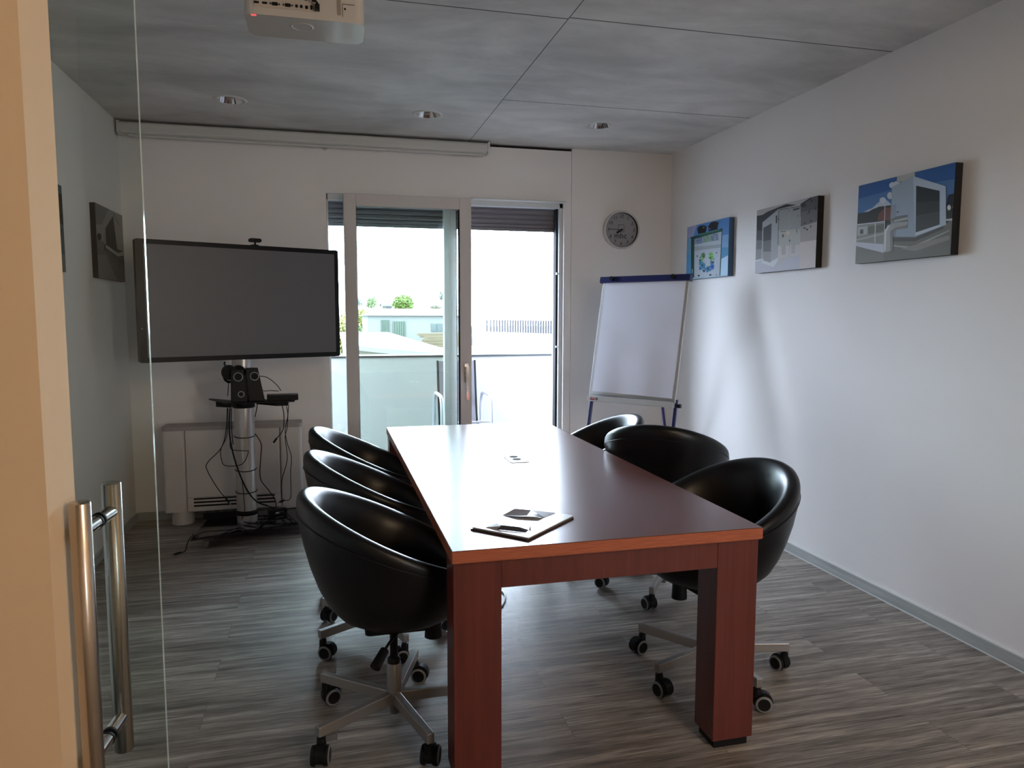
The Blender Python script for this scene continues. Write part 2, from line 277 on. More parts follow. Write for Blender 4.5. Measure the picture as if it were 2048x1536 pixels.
ART_GREY = [((150, 146, 145), [(0.0, 1.0), (1.0, 1.0), (1.0, 0.0), (0.0, 0.0)]), ((140, 138, 134), [(0.0, 1.0), (1.0, 1.0), (0.998, 0.774), (0.003, 0.777)]), ((14, 14, 16), [(0.002, 0.914), (0.102, 0.91), (0.188, 0.94), (0.293, 0.956), (0.426, 0.975), (0.516, 0.987), (0.683, 0.94), (0.387, 0.942), (0.116, 0.785), (0.109, 0.646), (0.006, 0.662)]), ((50, 50, 52), [(0.006, 0.681), (0.108, 0.665), (0.112, 0.513), (0.007, 0.528)]), ((85, 85, 85), [(0.007, 0.528), (0.112, 0.513), (0.11, 0.372), (0.006, 0.385)]), ((112, 112, 112), [(0.006, 0.385), (0.11, 0.372), (0.111, 0.192), (0.007, 0.184)]), ((170, 172, 174), [(0.006, 0.213), (0.111, 0.221), (0.111, 0.197), (0.007, 0.186)]), ((148, 148, 156), [(0.005, 0.182), (0.109, 0.202), (0.338, 0.066), (0.588, 0.186), (0.994, 0.184), (1.0, 0.0), (0.0, 0.0)]), ((60, 58, 58), [(0.744, 0.936), (0.903, 0.996), (1.0, 1.0), (1.0, 0.757), (0.749, 0.753)]), ((78, 75, 74), [(0.752, 0.822), (1.0, 0.815), (1.0, 0.588), (0.755, 0.561)]), ((128, 122, 118), [(0.753, 0.613), (1.0, 0.639), (1.0, 0.352), (0.757, 0.343)]), ((160, 152, 148), [(0.755, 0.386), (1.0, 0.386), (1.0, 0.0), (0.767, 0.004)]), ((12, 12, 12), [(0.744, 0.94), (0.902, 1.0), (0.903, 0.975), (0.795, 0.934), (0.788, 0.875), (0.744, 0.918)]), ((130, 132, 134), [(0.11, 0.791), (0.387, 0.942), (0.407, 0.197), (0.338, 0.071), (0.121, 0.153)]), ((165, 166, 170), [(0.125, 0.229), (0.283, 0.155), (0.407, 0.207), (0.408, 0.161), (0.338, 0.071), (0.121, 0.153)]), ((42, 44, 46), [(0.131, 0.703), (0.276, 0.748), (0.278, 0.49), (0.137, 0.472)]), ((80, 80, 80), [(0.137, 0.491), (0.278, 0.499), (0.281, 0.304), (0.141, 0.321)]), ((118, 116, 118), [(0.141, 0.331), (0.281, 0.313), (0.283, 0.141), (0.148, 0.193)]), ((118, 120, 118), [(0.392, 0.941), (0.744, 0.918), (0.752, 0.561), (0.401, 0.599)]), ((138, 138, 134), [(0.401, 0.618), (0.752, 0.579), (0.755, 0.334), (0.402, 0.372)]), ((158, 152, 150), [(0.402, 0.381), (0.755, 0.352), (0.756, 0.203), (0.402, 0.193)]), ((52, 52, 52), [(0.389, 0.933), (0.745, 0.91), (0.745, 0.902), (0.393, 0.923)]), ((60, 60, 60), [(0.387, 0.919), (0.398, 0.917), (0.408, 0.398), (0.397, 0.4)]), ((128, 128, 126), [(0.573, 0.923), (0.581, 0.921), (0.595, 0.203), (0.588, 0.204)]), ((18, 18, 18), [(0.631, 0.893), (0.729, 0.891), (0.73, 0.868), (0.632, 0.866)]), ((36, 36, 36), [(0.437, 0.596), (0.532, 0.589), (0.533, 0.582), (0.437, 0.586)]), ((170, 150, 130), [(0.532, 0.586), (0.589, 0.573), (0.59, 0.525), (0.534, 0.535)]), ((70, 70, 70), [(0.497, 0.521), (0.495, 0.508), (0.489, 0.499), (0.48, 0.497), (0.471, 0.502), (0.464, 0.513), (0.461, 0.527), (0.463, 0.54), (0.47, 0.549), (0.479, 0.551), (0.488, 0.546), (0.495, 0.535)]), ((30, 30, 30), [(0.406, 0.784), (0.405, 0.775), (0.402, 0.768), (0.397, 0.766), (0.391, 0.77), (0.387, 0.778), (0.386, 0.788), (0.387, 0.798), (0.39, 0.805), (0.395, 0.806), (0.401, 0.803), (0.405, 0.795)]), ((45, 45, 45), [(0.576, 0.88), (0.575, 0.876), (0.573, 0.874), (0.569, 0.873), (0.565, 0.875), (0.562, 0.879), (0.561, 0.884), (0.561, 0.888), (0.564, 0.89), (0.568, 0.891), (0.572, 0.889), (0.575, 0.885)]), ((45, 45, 45), [(0.717, 0.775), (0.716, 0.77), (0.713, 0.768), (0.708, 0.767), (0.704, 0.769), (0.701, 0.773), (0.7, 0.778), (0.701, 0.782), (0.704, 0.785), (0.708, 0.785), (0.712, 0.783), (0.715, 0.779)]), ((60, 60, 60), [(0.707, 0.56), (0.707, 0.543), (0.705, 0.531), (0.702, 0.527), (0.699, 0.532), (0.697, 0.545), (0.695, 0.562), (0.696, 0.578), (0.697, 0.59), (0.7, 0.594), (0.703, 0.589), (0.706, 0.577)]), ((60, 60, 60), [(0.607, 0.432), (0.605, 0.424), (0.601, 0.419), (0.595, 0.418), (0.589, 0.421), (0.585, 0.427), (0.583, 0.435), (0.584, 0.443), (0.589, 0.448), (0.594, 0.45), (0.6, 0.447), (0.605, 0.44)]), ((30, 30, 30), [(0.346, 0.845), (0.374, 0.854), (0.375, 0.731), (0.351, 0.735)]), ((135, 132, 130), [(0.463, 0.373), (0.533, 0.372), (0.537, 0.237), (0.467, 0.238)]), ((140, 136, 134), [(0.622, 0.369), (0.685, 0.37), (0.689, 0.237), (0.626, 0.237)]), ((30, 30, 32), [(0.927, 0.944), (0.924, 0.928), (0.914, 0.924), (0.903, 0.933), (0.899, 0.951), (0.902, 0.967), (0.912, 0.971), (0.923, 0.962)]), ((30, 30, 32), [(0.983, 0.823), (0.981, 0.807), (0.975, 0.801), (0.969, 0.81), (0.966, 0.827), (0.968, 0.843), (0.974, 0.849), (0.98, 0.841)]), ((30, 30, 32), [(0.892, 0.795), (0.89, 0.777), (0.882, 0.771), (0.874, 0.78), (0.871, 0.799), (0.873, 0.816), (0.881, 0.822), (0.889, 0.813)]), ((30, 30, 32), [(0.868, 0.774), (0.866, 0.767), (0.86, 0.765), (0.854, 0.769), (0.851, 0.777), (0.853, 0.784), (0.859, 0.786), (0.865, 0.782)]), ((30, 30, 32), [(0.835, 0.647), (0.832, 0.637), (0.823, 0.634), (0.813, 0.64), (0.809, 0.651), (0.813, 0.662), (0.822, 0.665), (0.831, 0.659)]), ((30, 30, 32), [(0.929, 0.665), (0.925, 0.655), (0.915, 0.652), (0.904, 0.658), (0.9, 0.67), (0.904, 0.68), (0.914, 0.683), (0.924, 0.676)]), ((30, 30, 32), [(0.924, 0.585), (0.922, 0.573), (0.916, 0.569), (0.909, 0.575), (0.906, 0.588), (0.908, 0.599), (0.915, 0.603), (0.921, 0.597)]), ((30, 30, 32), [(0.838, 0.899), (0.832, 0.88), (0.815, 0.875), (0.798, 0.887), (0.79, 0.909), (0.797, 0.928), (0.814, 0.933), (0.831, 0.921)]), ((30, 30, 32), [(0.843, 0.577), (0.837, 0.569), (0.824, 0.568), (0.811, 0.573), (0.806, 0.583), (0.811, 0.591), (0.824, 0.592), (0.837, 0.586)]), ((30, 30, 32), [(0.876, 0.55), (0.872, 0.541), (0.862, 0.538), (0.852, 0.544), (0.847, 0.555), (0.851, 0.564), (0.861, 0.566), (0.872, 0.56)])]
ART_PLANET = [((60, 105, 155), [(0.0, 1.0), (1.0, 1.0), (0.998, 0.457), (0.0, 0.49)]), ((130, 135, 165), [(0.002, 1.0), (0.248, 1.0), (0.17, 0.806), (0.005, 0.778)]), ((90, 130, 160), [(0.0, 0.779), (0.112, 0.78), (0.109, 0.394), (0.0, 0.405)]), ((70, 125, 165), [(0.0, 0.49), (0.119, 0.485), (0.13, 0.024), (0.0, 0.0)]), ((95, 130, 165), [(0.859, 0.712), (0.999, 0.708), (0.998, 0.457), (0.853, 0.458)]), ((60, 115, 150), [(0.852, 0.506), (1.0, 0.488), (1.0, 0.363), (0.853, 0.316)]), ((140, 170, 190), [(0.853, 0.308), (1.0, 0.355), (1.0, 0.0), (0.84, 0.005)]), ((130, 150, 160), [(0.011, 0.033), (0.382, 0.037), (1.0, 0.012), (1.0, 0.0), (0.0, 0.0)]), ((24, 58, 50), [(0.076, 0.798), (0.868, 0.834), (0.858, 0.776), (0.195, 0.753), (0.205, 0.051), (0.153, 0.022), (0.129, 0.057), (0.107, 0.773)]), ((40, 90, 70), [(0.286, 0.824), (0.805, 0.823), (0.805, 0.799), (0.287, 0.79)]), ((140, 148, 156), [(0.195, 0.753), (0.842, 0.782), (0.823, 0.022), (0.211, 0.038)]), ((120, 128, 132), [(0.201, 0.601), (0.835, 0.564), (0.833, 0.508), (0.202, 0.526)]), ((30, 66, 58), [(0.842, 0.782), (0.86, 0.782), (0.834, 0.017), (0.821, 0.018)]), ((14, 12, 14), [(0.261, 0.927), (0.306, 0.967), (0.408, 0.965), (0.493, 0.934), (0.489, 0.869), (0.467, 0.823), (0.286, 0.832)]), ((16, 14, 16), [(0.527, 0.921), (0.586, 0.977), (0.684, 0.986), (0.776, 0.964), (0.756, 0.887), (0.751, 0.835), (0.545, 0.832)]), ((110, 110, 118), [(0.447, 0.92), (0.444, 0.915), (0.435, 0.913), (0.423, 0.913), (0.41, 0.917), (0.401, 0.922), (0.398, 0.927), (0.401, 0.932), (0.41, 0.934), (0.422, 0.933), (0.435, 0.93), (0.444, 0.925)]), ((60, 70, 100), [(0.592, 0.875), (0.589, 0.866), (0.58, 0.861), (0.566, 0.86), (0.553, 0.865), (0.543, 0.873), (0.539, 0.882), (0.543, 0.891), (0.552, 0.896), (0.566, 0.896), (0.579, 0.892), (0.589, 0.884)]), ((80, 85, 95), [(0.77, 0.961), (0.766, 0.958), (0.754, 0.958), (0.738, 0.959), (0.722, 0.963), (0.71, 0.967), (0.706, 0.971), (0.71, 0.973), (0.722, 0.974), (0.738, 0.972), (0.754, 0.969), (0.766, 0.965)]), ((22, 20, 24), [(0.296, 0.42), (0.294, 0.412), (0.289, 0.408), (0.281, 0.406), (0.274, 0.409), (0.268, 0.415), (0.266, 0.423), (0.268, 0.43), (0.273, 0.435), (0.281, 0.436), (0.288, 0.433), (0.294, 0.427)]), ((22, 20, 24), [(0.757, 0.423), (0.755, 0.419), (0.75, 0.416), (0.743, 0.415), (0.735, 0.417), (0.729, 0.422), (0.727, 0.427), (0.729, 0.431), (0.735, 0.434), (0.742, 0.435), (0.75, 0.432), (0.755, 0.428)]), ((18, 18, 22), [(0.308, 0.072), (0.353, 0.072), (0.348, 0.044), (0.308, 0.043)]), ((18, 18, 22), [(0.587, 0.061), (0.636, 0.061), (0.632, 0.035), (0.585, 0.036)]), ((22, 22, 26), [(0.763, 0.039), (0.762, 0.033), (0.759, 0.03), (0.755, 0.028), (0.75, 0.03), (0.747, 0.035), (0.746, 0.04), (0.747, 0.046), (0.75, 0.05), (0.754, 0.051), (0.759, 0.049), (0.762, 0.044)]), ((20, 40, 38), [(0.216, 0.05), (0.21, 0.037), (0.194, 0.028), (0.17, 0.026), (0.147, 0.031), (0.13, 0.043), (0.123, 0.058), (0.129, 0.071), (0.146, 0.08), (0.169, 0.082), (0.193, 0.077), (0.21, 0.065)]), ((120, 130, 125), [(0.178, 0.153), (0.176, 0.128), (0.171, 0.11), (0.163, 0.104), (0.155, 0.112), (0.148, 0.131), (0.145, 0.156), (0.147, 0.181), (0.153, 0.199), (0.161, 0.205), (0.169, 0.197), (0.175, 0.178)]), ((50, 95, 60), [(0.478, 0.412), (0.472, 0.392), (0.455, 0.378), (0.432, 0.375), (0.408, 0.383), (0.39, 0.4), (0.383, 0.423), (0.389, 0.443), (0.406, 0.457), (0.43, 0.46), (0.453, 0.452), (0.471, 0.434)]), ((90, 150, 60), [(0.661, 0.408), (0.655, 0.391), (0.638, 0.38), (0.614, 0.378), (0.59, 0.385), (0.572, 0.4), (0.565, 0.419), (0.571, 0.436), (0.588, 0.447), (0.612, 0.449), (0.637, 0.442), (0.654, 0.427)]), ((105, 165, 60), [(0.641, 0.358), (0.636, 0.345), (0.62, 0.337), (0.598, 0.335), (0.576, 0.341), (0.56, 0.353), (0.554, 0.367), (0.559, 0.381), (0.575, 0.389), (0.597, 0.39), (0.619, 0.384), (0.635, 0.372)]), ((70, 120, 70), [(0.67, 0.347), (0.666, 0.331), (0.656, 0.321), (0.642, 0.318), (0.628, 0.324), (0.617, 0.336), (0.613, 0.353), (0.617, 0.369), (0.627, 0.38), (0.641, 0.382), (0.655, 0.376), (0.666, 0.364)]), ((30, 40, 40), [(0.429, 0.401), (0.426, 0.396), (0.419, 0.392), (0.409, 0.392), (0.399, 0.394), (0.391, 0.4), (0.388, 0.406), (0.391, 0.411), (0.398, 0.414), (0.408, 0.415), (0.418, 0.412), (0.426, 0.407)]), ((30, 40, 40), [(0.618, 0.421), (0.616, 0.417), (0.608, 0.414), (0.597, 0.414), (0.586, 0.416), (0.578, 0.421), (0.575, 0.426), (0.577, 0.43), (0.585, 0.433), (0.596, 0.433), (0.607, 0.431), (0.615, 0.426)]), ((50, 110, 140), [(0.404, 0.281), (0.4, 0.261), (0.386, 0.247), (0.367, 0.243), (0.347, 0.251), (0.333, 0.267), (0.327, 0.288), (0.332, 0.309), (0.346, 0.322), (0.365, 0.326), (0.384, 0.318), (0.399, 0.302)]), ((45, 110, 130), [(0.49, 0.232), (0.483, 0.21), (0.463, 0.195), (0.435, 0.191), (0.407, 0.2), (0.386, 0.219), (0.378, 0.242), (0.385, 0.265), (0.405, 0.279), (0.433, 0.283), (0.462, 0.274), (0.482, 0.255)]), ((40, 90, 130), [(0.389, 0.188), (0.386, 0.169), (0.376, 0.157), (0.363, 0.153), (0.349, 0.159), (0.339, 0.174), (0.335, 0.193), (0.338, 0.212), (0.348, 0.225), (0.361, 0.228), (0.375, 0.222), (0.385, 0.207)]), ((45, 110, 110), [(0.604, 0.156), (0.598, 0.131), (0.582, 0.114), (0.559, 0.109), (0.536, 0.118), (0.518, 0.138), (0.511, 0.165), (0.517, 0.19), (0.534, 0.208), (0.557, 0.212), (0.58, 0.203), (0.597, 0.183)]), ((50, 90, 160), [(0.701, 0.188), (0.695, 0.159), (0.679, 0.14), (0.656, 0.134), (0.633, 0.144), (0.616, 0.167), (0.61, 0.196), (0.615, 0.225), (0.632, 0.244), (0.654, 0.25), (0.677, 0.24), (0.694, 0.217)]), ((45, 95, 95), [(0.496, 0.146), (0.492, 0.126), (0.478, 0.112), (0.459, 0.108), (0.44, 0.115), (0.426, 0.132), (0.42, 0.152), (0.425, 0.173), (0.439, 0.186), (0.458, 0.19), (0.477, 0.183), (0.491, 0.167)]), ((170, 175, 180), [(0.476, 0.16), (0.474, 0.145), (0.468, 0.135), (0.459, 0.132), (0.45, 0.137), (0.443, 0.148), (0.44, 0.163), (0.442, 0.177), (0.449, 0.188), (0.458, 0.191), (0.467, 0.186), (0.473, 0.175)]), ((70, 70, 100), [(0.674, 0.262), (0.67, 0.25), (0.656, 0.242), (0.638, 0.24), (0.62, 0.245), (0.606, 0.256), (0.601, 0.27), (0.605, 0.282), (0.619, 0.29), (0.637, 0.292), (0.656, 0.286), (0.669, 0.276)]), ((30, 45, 45), [(0.369, 0.387), (0.368, 0.381), (0.364, 0.376), (0.358, 0.375), (0.353, 0.377), (0.348, 0.383), (0.347, 0.389), (0.348, 0.396), (0.352, 0.4), (0.358, 0.401), (0.363, 0.399), (0.368, 0.394)]), ((25, 45, 35), [(0.699, 0.316), (0.698, 0.31), (0.694, 0.307), (0.689, 0.306), (0.683, 0.308), (0.679, 0.312), (0.678, 0.318), (0.679, 0.324), (0.683, 0.327), (0.688, 0.328), (0.694, 0.326), (0.698, 0.322)]), ((50, 80, 120), [(0.377, 0.32), (0.375, 0.315), (0.369, 0.311), (0.36, 0.311), (0.35, 0.313), (0.344, 0.318), (0.341, 0.324), (0.343, 0.33), (0.35, 0.333), (0.359, 0.334), (0.368, 0.331), (0.375, 0.326)]), ((30, 69, 72), [(0.697, 0.264), (0.691, 0.248), (0.676, 0.242), (0.66, 0.251), (0.654, 0.268), (0.66, 0.285), (0.675, 0.29), (0.69, 0.282)]), ((50, 115, 120), [(0.65, 0.297), (0.644, 0.281), (0.629, 0.275), (0.613, 0.284), (0.606, 0.301), (0.613, 0.318), (0.628, 0.323), (0.643, 0.315)]), ((80, 140, 60), [(0.678, 0.341), (0.672, 0.324), (0.657, 0.319), (0.641, 0.328), (0.634, 0.345), (0.64, 0.362), (0.656, 0.367), (0.671, 0.359)]), ((48, 84, 36), [(0.624, 0.35), (0.618, 0.333), (0.602, 0.328), (0.587, 0.337), (0.58, 0.355), (0.586, 0.371), (0.601, 0.376), (0.617, 0.368)]), ((80, 140, 60), [(0.627, 0.404), (0.621, 0.388), (0.605, 0.382), (0.59, 0.391), (0.583, 0.409), (0.589, 0.426), (0.604, 0.431), (0.62, 0.422)]), ((48, 84, 36), [(0.471, 0.385), (0.465, 0.369), (0.449, 0.363), (0.433, 0.372), (0.426, 0.39), (0.432, 0.407), (0.448, 0.412), (0.464, 0.403)]), ((80, 140, 60), [(0.416, 0.401), (0.41, 0.384), (0.394, 0.379), (0.378, 0.388), (0.371, 0.406), (0.377, 0.423), (0.393, 0.428), (0.409, 0.419)]), ((80, 140, 60), [(0.434, 0.346), (0.428, 0.329), (0.412, 0.324), (0.396, 0.333), (0.389, 0.351), (0.396, 0.367), (0.411, 0.373), (0.427, 0.364)]), ((30, 69, 72), [(0.381, 0.335), (0.375, 0.318), (0.359, 0.313), (0.342, 0.321), (0.335, 0.34), (0.342, 0.356), (0.358, 0.362), (0.374, 0.353)]), ((50, 115, 120), [(0.422, 0.291), (0.416, 0.275), (0.4, 0.269), (0.384, 0.278), (0.377, 0.296), (0.383, 0.313), (0.399, 0.318), (0.415, 0.309)]), ((50, 115, 120), [(0.382, 0.256), (0.376, 0.239), (0.36, 0.233), (0.344, 0.242), (0.337, 0.26), (0.343, 0.277), (0.359, 0.283), (0.375, 0.274)]), ((30, 57, 90), [(0.437, 0.234), (0.43, 0.217), (0.415, 0.212), (0.399, 0.22), (0.392, 0.238), (0.398, 0.255), (0.414, 0.261), (0.43, 0.252)]), ((50, 95, 150), [(0.42, 0.183), (0.414, 0.166), (0.398, 0.16), (0.382, 0.169), (0.375, 0.187), (0.381, 0.203), (0.397, 0.209), (0.413, 0.201)]), ((50, 95, 150), [(0.475, 0.188), (0.469, 0.171), (0.453, 0.165), (0.437, 0.174), (0.43, 0.192), (0.436, 0.208), (0.452, 0.214), (0.468, 0.205)]), ((30, 57, 90), [(0.485, 0.132), (0.479, 0.116), (0.463, 0.11), (0.447, 0.118), (0.44, 0.136), (0.447, 0.153), (0.462, 0.159), (0.478, 0.15)]), ((50, 95, 150), [(0.527, 0.163), (0.521, 0.146), (0.506, 0.14), (0.49, 0.149), (0.483, 0.167), (0.489, 0.183), (0.505, 0.189), (0.52, 0.18)]), ((50, 95, 150), [(0.561, 0.116), (0.555, 0.1), (0.54, 0.094), (0.524, 0.102), (0.517, 0.12), (0.523, 0.137), (0.539, 0.142), (0.555, 0.134)]), ((30, 57, 90), [(0.582, 0.164), (0.576, 0.148), (0.561, 0.142), (0.545, 0.151), (0.538, 0.168), (0.544, 0.185), (0.56, 0.191), (0.575, 0.182)]), ((50, 95, 150), [(0.632, 0.138), (0.626, 0.121), (0.61, 0.115), (0.595, 0.124), (0.588, 0.141), (0.594, 0.158), (0.609, 0.164), (0.625, 0.155)]), ((50, 95, 150), [(0.627, 0.193), (0.621, 0.176), (0.605, 0.17), (0.59, 0.179), (0.583, 0.197), (0.589, 0.213), (0.604, 0.219), (0.62, 0.21)]), ((30, 57, 90), [(0.68, 0.191), (0.674, 0.174), (0.659, 0.169), (0.644, 0.177), (0.637, 0.195), (0.643, 0.211), (0.658, 0.217), (0.674, 0.208)]), ((50, 115, 120), [(0.651, 0.24), (0.645, 0.224), (0.63, 0.218), (0.614, 0.227), (0.608, 0.245), (0.614, 0.261), (0.629, 0.267), (0.644, 0.258)])]
ART_LEFT = [((120, 118, 116), [(0.0, 1.0), (1.0, 1.0), (0.984, 0.456), (0.0, 0.506)]), ((95, 95, 94), [(0.0, 1.0), (0.467, 1.0), (0.196, 0.737), (0.0, 0.707)]), ((88, 88, 86), [(0.0, 0.507), (0.237, 0.51), (0.228, 0.353), (0.0, 0.33)]), ((14, 14, 14), [(0.164, 0.565), (0.152, 0.538), (0.123, 0.516), (0.084, 0.504), (0.047, 0.507), (0.021, 0.522), (0.013, 0.546), (0.025, 0.573), (0.053, 0.595), (0.091, 0.607), (0.128, 0.605), (0.155, 0.59)]), ((80, 80, 78), [(0.0, 0.405), (0.286, 0.385), (0.992, 0.226), (1.0, 0.0), (0.0, 0.0)]), ((100, 100, 98), [(0.0, 0.305), (0.283, 0.332), (0.683, 0.0), (0.0, 0.0)]), ((26, 28, 30), [(0.317, 0.703), (0.624, 0.931), (0.739, 0.417), (0.32, 0.481)]), ((46, 48, 50), [(0.455, 0.802), (0.486, 0.828), (0.524, 0.458), (0.482, 0.459)]), ((46, 48, 50), [(0.548, 0.865), (0.586, 0.895), (0.633, 0.434), (0.59, 0.443)]), ((135, 135, 132), [(0.303, 0.479), (0.738, 0.412), (0.984, 0.456), (0.981, 0.398), (0.735, 0.358), (0.3, 0.434)]), ((60, 60, 58), [(0.3, 0.426), (0.735, 0.347), (0.98, 0.381), (0.978, 0.355), (0.699, 0.274), (0.297, 0.373)]), ((110, 110, 108), [(0.244, 0.615), (0.313, 0.65), (0.303, 0.479), (0.236, 0.484)]), ((70, 70, 70), [(0.33, 0.363), (0.993, 0.255), (0.995, 0.168), (0.512, 0.245)]), ((60, 60, 60), [(0.626, 0.964), (0.651, 0.968), (0.859, 0.837), (0.833, 0.833)])]
HANGING_CABLES = [(0.0028, [(-0.627, 4.88, 0.851), (-0.64, 4.88, 0.699), (-0.673, 4.88, 0.595), (-0.753, 4.88, 0.511), (-0.759, 4.88, 0.459), (-0.702, 4.88, 0.341), (-0.652, 4.88, 0.267)]), (0.0026, [(-0.623, 4.888, 0.85), (-0.635, 4.888, 0.68), (-0.674, 4.888, 0.589), (-0.673, 4.888, 0.523), (-0.65, 4.888, 0.482), (-0.551, 4.888, 0.486), (-0.511, 4.888, 0.564), (-0.532, 4.888, 0.572), (-0.613, 4.888, 0.587), (-0.615, 4.888, 0.653)]), (0.005, [(-0.612, 4.896, 0.849), (-0.621, 4.896, 0.696), (-0.603, 4.896, 0.554), (-0.57, 4.896, 0.428), (-0.524, 4.896, 0.309), (-0.468, 4.896, 0.234), (-0.401, 4.896, 0.203)]), (0.003, [(-0.603, 4.904, 0.848), (-0.609, 4.904, 0.729), (-0.602, 4.904, 0.614)]), (0.003, [(-0.45, 4.96, 0.881), (-0.46, 4.96, 0.823), (-0.471, 4.96, 0.779)]), (0.003, [(-0.471, 4.94, 0.674), (-0.432, 4.9, 0.608), (-0.439, 4.9, 0.51), (-0.443, 4.9, 0.385), (-0.398, 4.9, 0.31), (-0.358, 4.9, 0.244), (-0.351, 4.9, 0.189)]), (0.003, [(-0.299, 4.91, 0.86), (-0.288, 4.91, 0.797), (-0.295, 4.91, 0.699), (-0.339, 4.91, 0.638)]), (0.0025, [(-0.271, 4.92, 0.849), (-0.264, 4.92, 0.786), (-0.283, 4.92, 0.697), (-0.273, 4.92, 0.607), (-0.249, 4.92, 0.515), (-0.257, 4.92, 0.407), (-0.261, 4.92, 0.243), (-0.304, 4.92, 0.227)]), (0.0025, [(-0.257, 4.93, 0.883), (-0.27, 4.93, 0.713), (-0.285, 4.93, 0.642), (-0.276, 4.93, 0.496), (-0.314, 4.93, 0.353), (-0.314, 4.93, 0.207)]), (0.0025, [(-0.556, 4.904, 0.372), (-0.55, 4.904, 0.3), (-0.548, 4.904, 0.246), (-0.546, 4.904, 0.174), (-0.566, 4.904, 0.121)]), (0.0025, [(-0.453, 4.95, 1.046), (-0.39, 4.95, 1.036), (-0.332, 4.95, 0.989), (-0.304, 4.95, 0.947)]), (0.0022, [(-0.427, 4.92, 0.958), (-0.398, 4.92, 0.95), (-0.373, 4.92, 0.953), (-0.315, 4.92, 0.948)]), (0.0025, [(-0.613, 4.89, 1.041), (-0.617, 4.89, 0.985), (-0.623, 4.89, 0.928)])]
FLOOR_CABLES = [(0.004, [(-0.835, 4.746, 0.092), (-0.776, 4.626, 0.092), (-0.682, 4.671, 0.092), (-0.58, 4.813, 0.092), (-0.515, 4.742, 0.092), (-0.468, 4.76, 0.092), (-0.431, 4.909, 0.092), (-0.358, 4.974, 0.092)]), (0.003, [(-0.806, 4.669, 0.1), (-0.763, 4.746, 0.1), (-0.645, 4.752, 0.1), (-0.575, 4.771, 0.1)]), (0.0035, [(-0.578, 4.947, 0.096), (-0.478, 4.874, 0.096), (-0.374, 4.832, 0.096), (-0.24, 4.841, 0.096), (-0.192, 4.829, 0.096)]), (0.0035, [(-0.468, 4.763, 0.1), (-0.436, 4.981, 0.1), (-0.367, 5.103, 0.1), (-0.293, 5.049, 0.1), (-0.242, 4.899, 0.1), (-0.193, 4.726, 0.1)]), (0.003, [(-0.467, 5.039, 0.105), (-0.402, 4.981, 0.105), (-0.313, 4.949, 0.105), (-0.258, 4.885, 0.105)]), (0.003, [(-0.431, 5.265, 0.11), (-0.371, 5.175, 0.11), (-0.319, 5.053, 0.11), (-0.244, 4.847, 0.11)])]
# ================================================================== ROOM
XL, XR, YB, H = -1.3313, 2.706, 5.504, 2.7208
struct(MB().box((-3.0,-2.6,-.12),(3.6,5.80,0),M_floor),'floor','grey brown wood plank floor')
LIGHTS=[(-.539,4.793),(.65,4.815),(1.817,4.797)]
cm = MB(); cm.box((-3.0,-2.6,H+.11),(3.6,5.80,H+.25),M_gap)
g=.0022; sx_=1.045
for x0,x1,ys in ((-3.0,sx_,(-2.6,.72,3.155,5.80)),(sx_,3.6,(-2.6,.72,3.14,4.385,5.80))):
    for a,b in zip(ys[:-1],ys[1:]):
        A=(x0+g*(x0>-2.9),a+.0045,H); B=(x1-g*(x1<3.5),b-.0045,H+.11)
        holes=[p for p in LIGHTS if A[0]<p[0]<B[0] and A[1]<p[1]<B[1]]
        if not holes: cm.box(A,B,M_conc); continue
        pn=MB().box(A,B,M_conc).build('panel')
        for x,y in holes:    # round recess for each downlight
            cut=MB().lathe([(.080,H-.02),(.080,H+.095)],M_conc,40,Matrix.Translation((x,y,0)),False,True).build('cut')
            bo=pn.modifiers.new('b','BOOLEAN'); bo.operation='DIFFERENCE'; bo.object=cut; bo.solver='EXACT'
            bpy.context.view_layer.update()
            nm=bpy.data.meshes.new_from_object(pn.evaluated_get(bpy.context.evaluated_depsgraph_get()))
            pn.modifiers.clear(); pn.data=nm; bpy.data.objects.remove(cut)
        for p in pn.data.polygons: cm.add([tuple(pn.data.vertices[i].co) for i in p.vertices],[tuple(range(len(p.vertices)))],M_conc)
        bpy.data.objects.remove(pn)
M_joint_shade=mat('painted_joint_shade',(.06,.06,.06),.9)  # dark strips painted in for the shade inside the panel joints
for a_,b_ in (((-3,3.1480,H+.0006),(sx_-.002,3.1620,H+.01)),((sx_+.002,3.1330,H+.0006),(3.6,3.1470,H+.01)),((sx_+.002,4.3780,H+.0006),(3.6,4.3920,H+.01)),((-3,.713,H+.0006),(3.6,.727,H+.01)),((sx_-.006,-2.6,H+.0007),(sx_+.006,5.80,H+.011))): cm.box(a_,b_,M_joint_shade)
struct(cm,'ceiling','bare grey concrete ceiling with panel joints')
struct(MB().box((XL-.15,1.16,0),(XL,5.80,H),M_wall),'wall_left')
struct(MB().box((XR,1.053,0),(XR+.2,5.80,H),M_wall),'wall_right')
# back wall with the door opening
ox0,ox1,oz1 = .008,1.800,2.312
wb = MB()
wb.box((XL,YB,0),(-.058,5.80,H),M_wall); wb.box((1.862,YB,0),(XR,5.80,H),M_wall)
wb.box((-.058,YB-.004,0),(ox0,5.80,H-.022),M_wall_panel); wb.box((ox1,YB-.004,0),(1.858,5.80,H-.022),M_wall_panel)
wb.box((ox0,YB-.004,oz1),(ox1,5.80,H-.022),M_wall_panel)
wb.box((-.058,YB+.03,H-.022),(1.862,5.80,H),M_gap); wb.box((1.858,YB+.01,0),(1.862,5.80,H-.022),M_gap)
struct(wb,'wall_back')
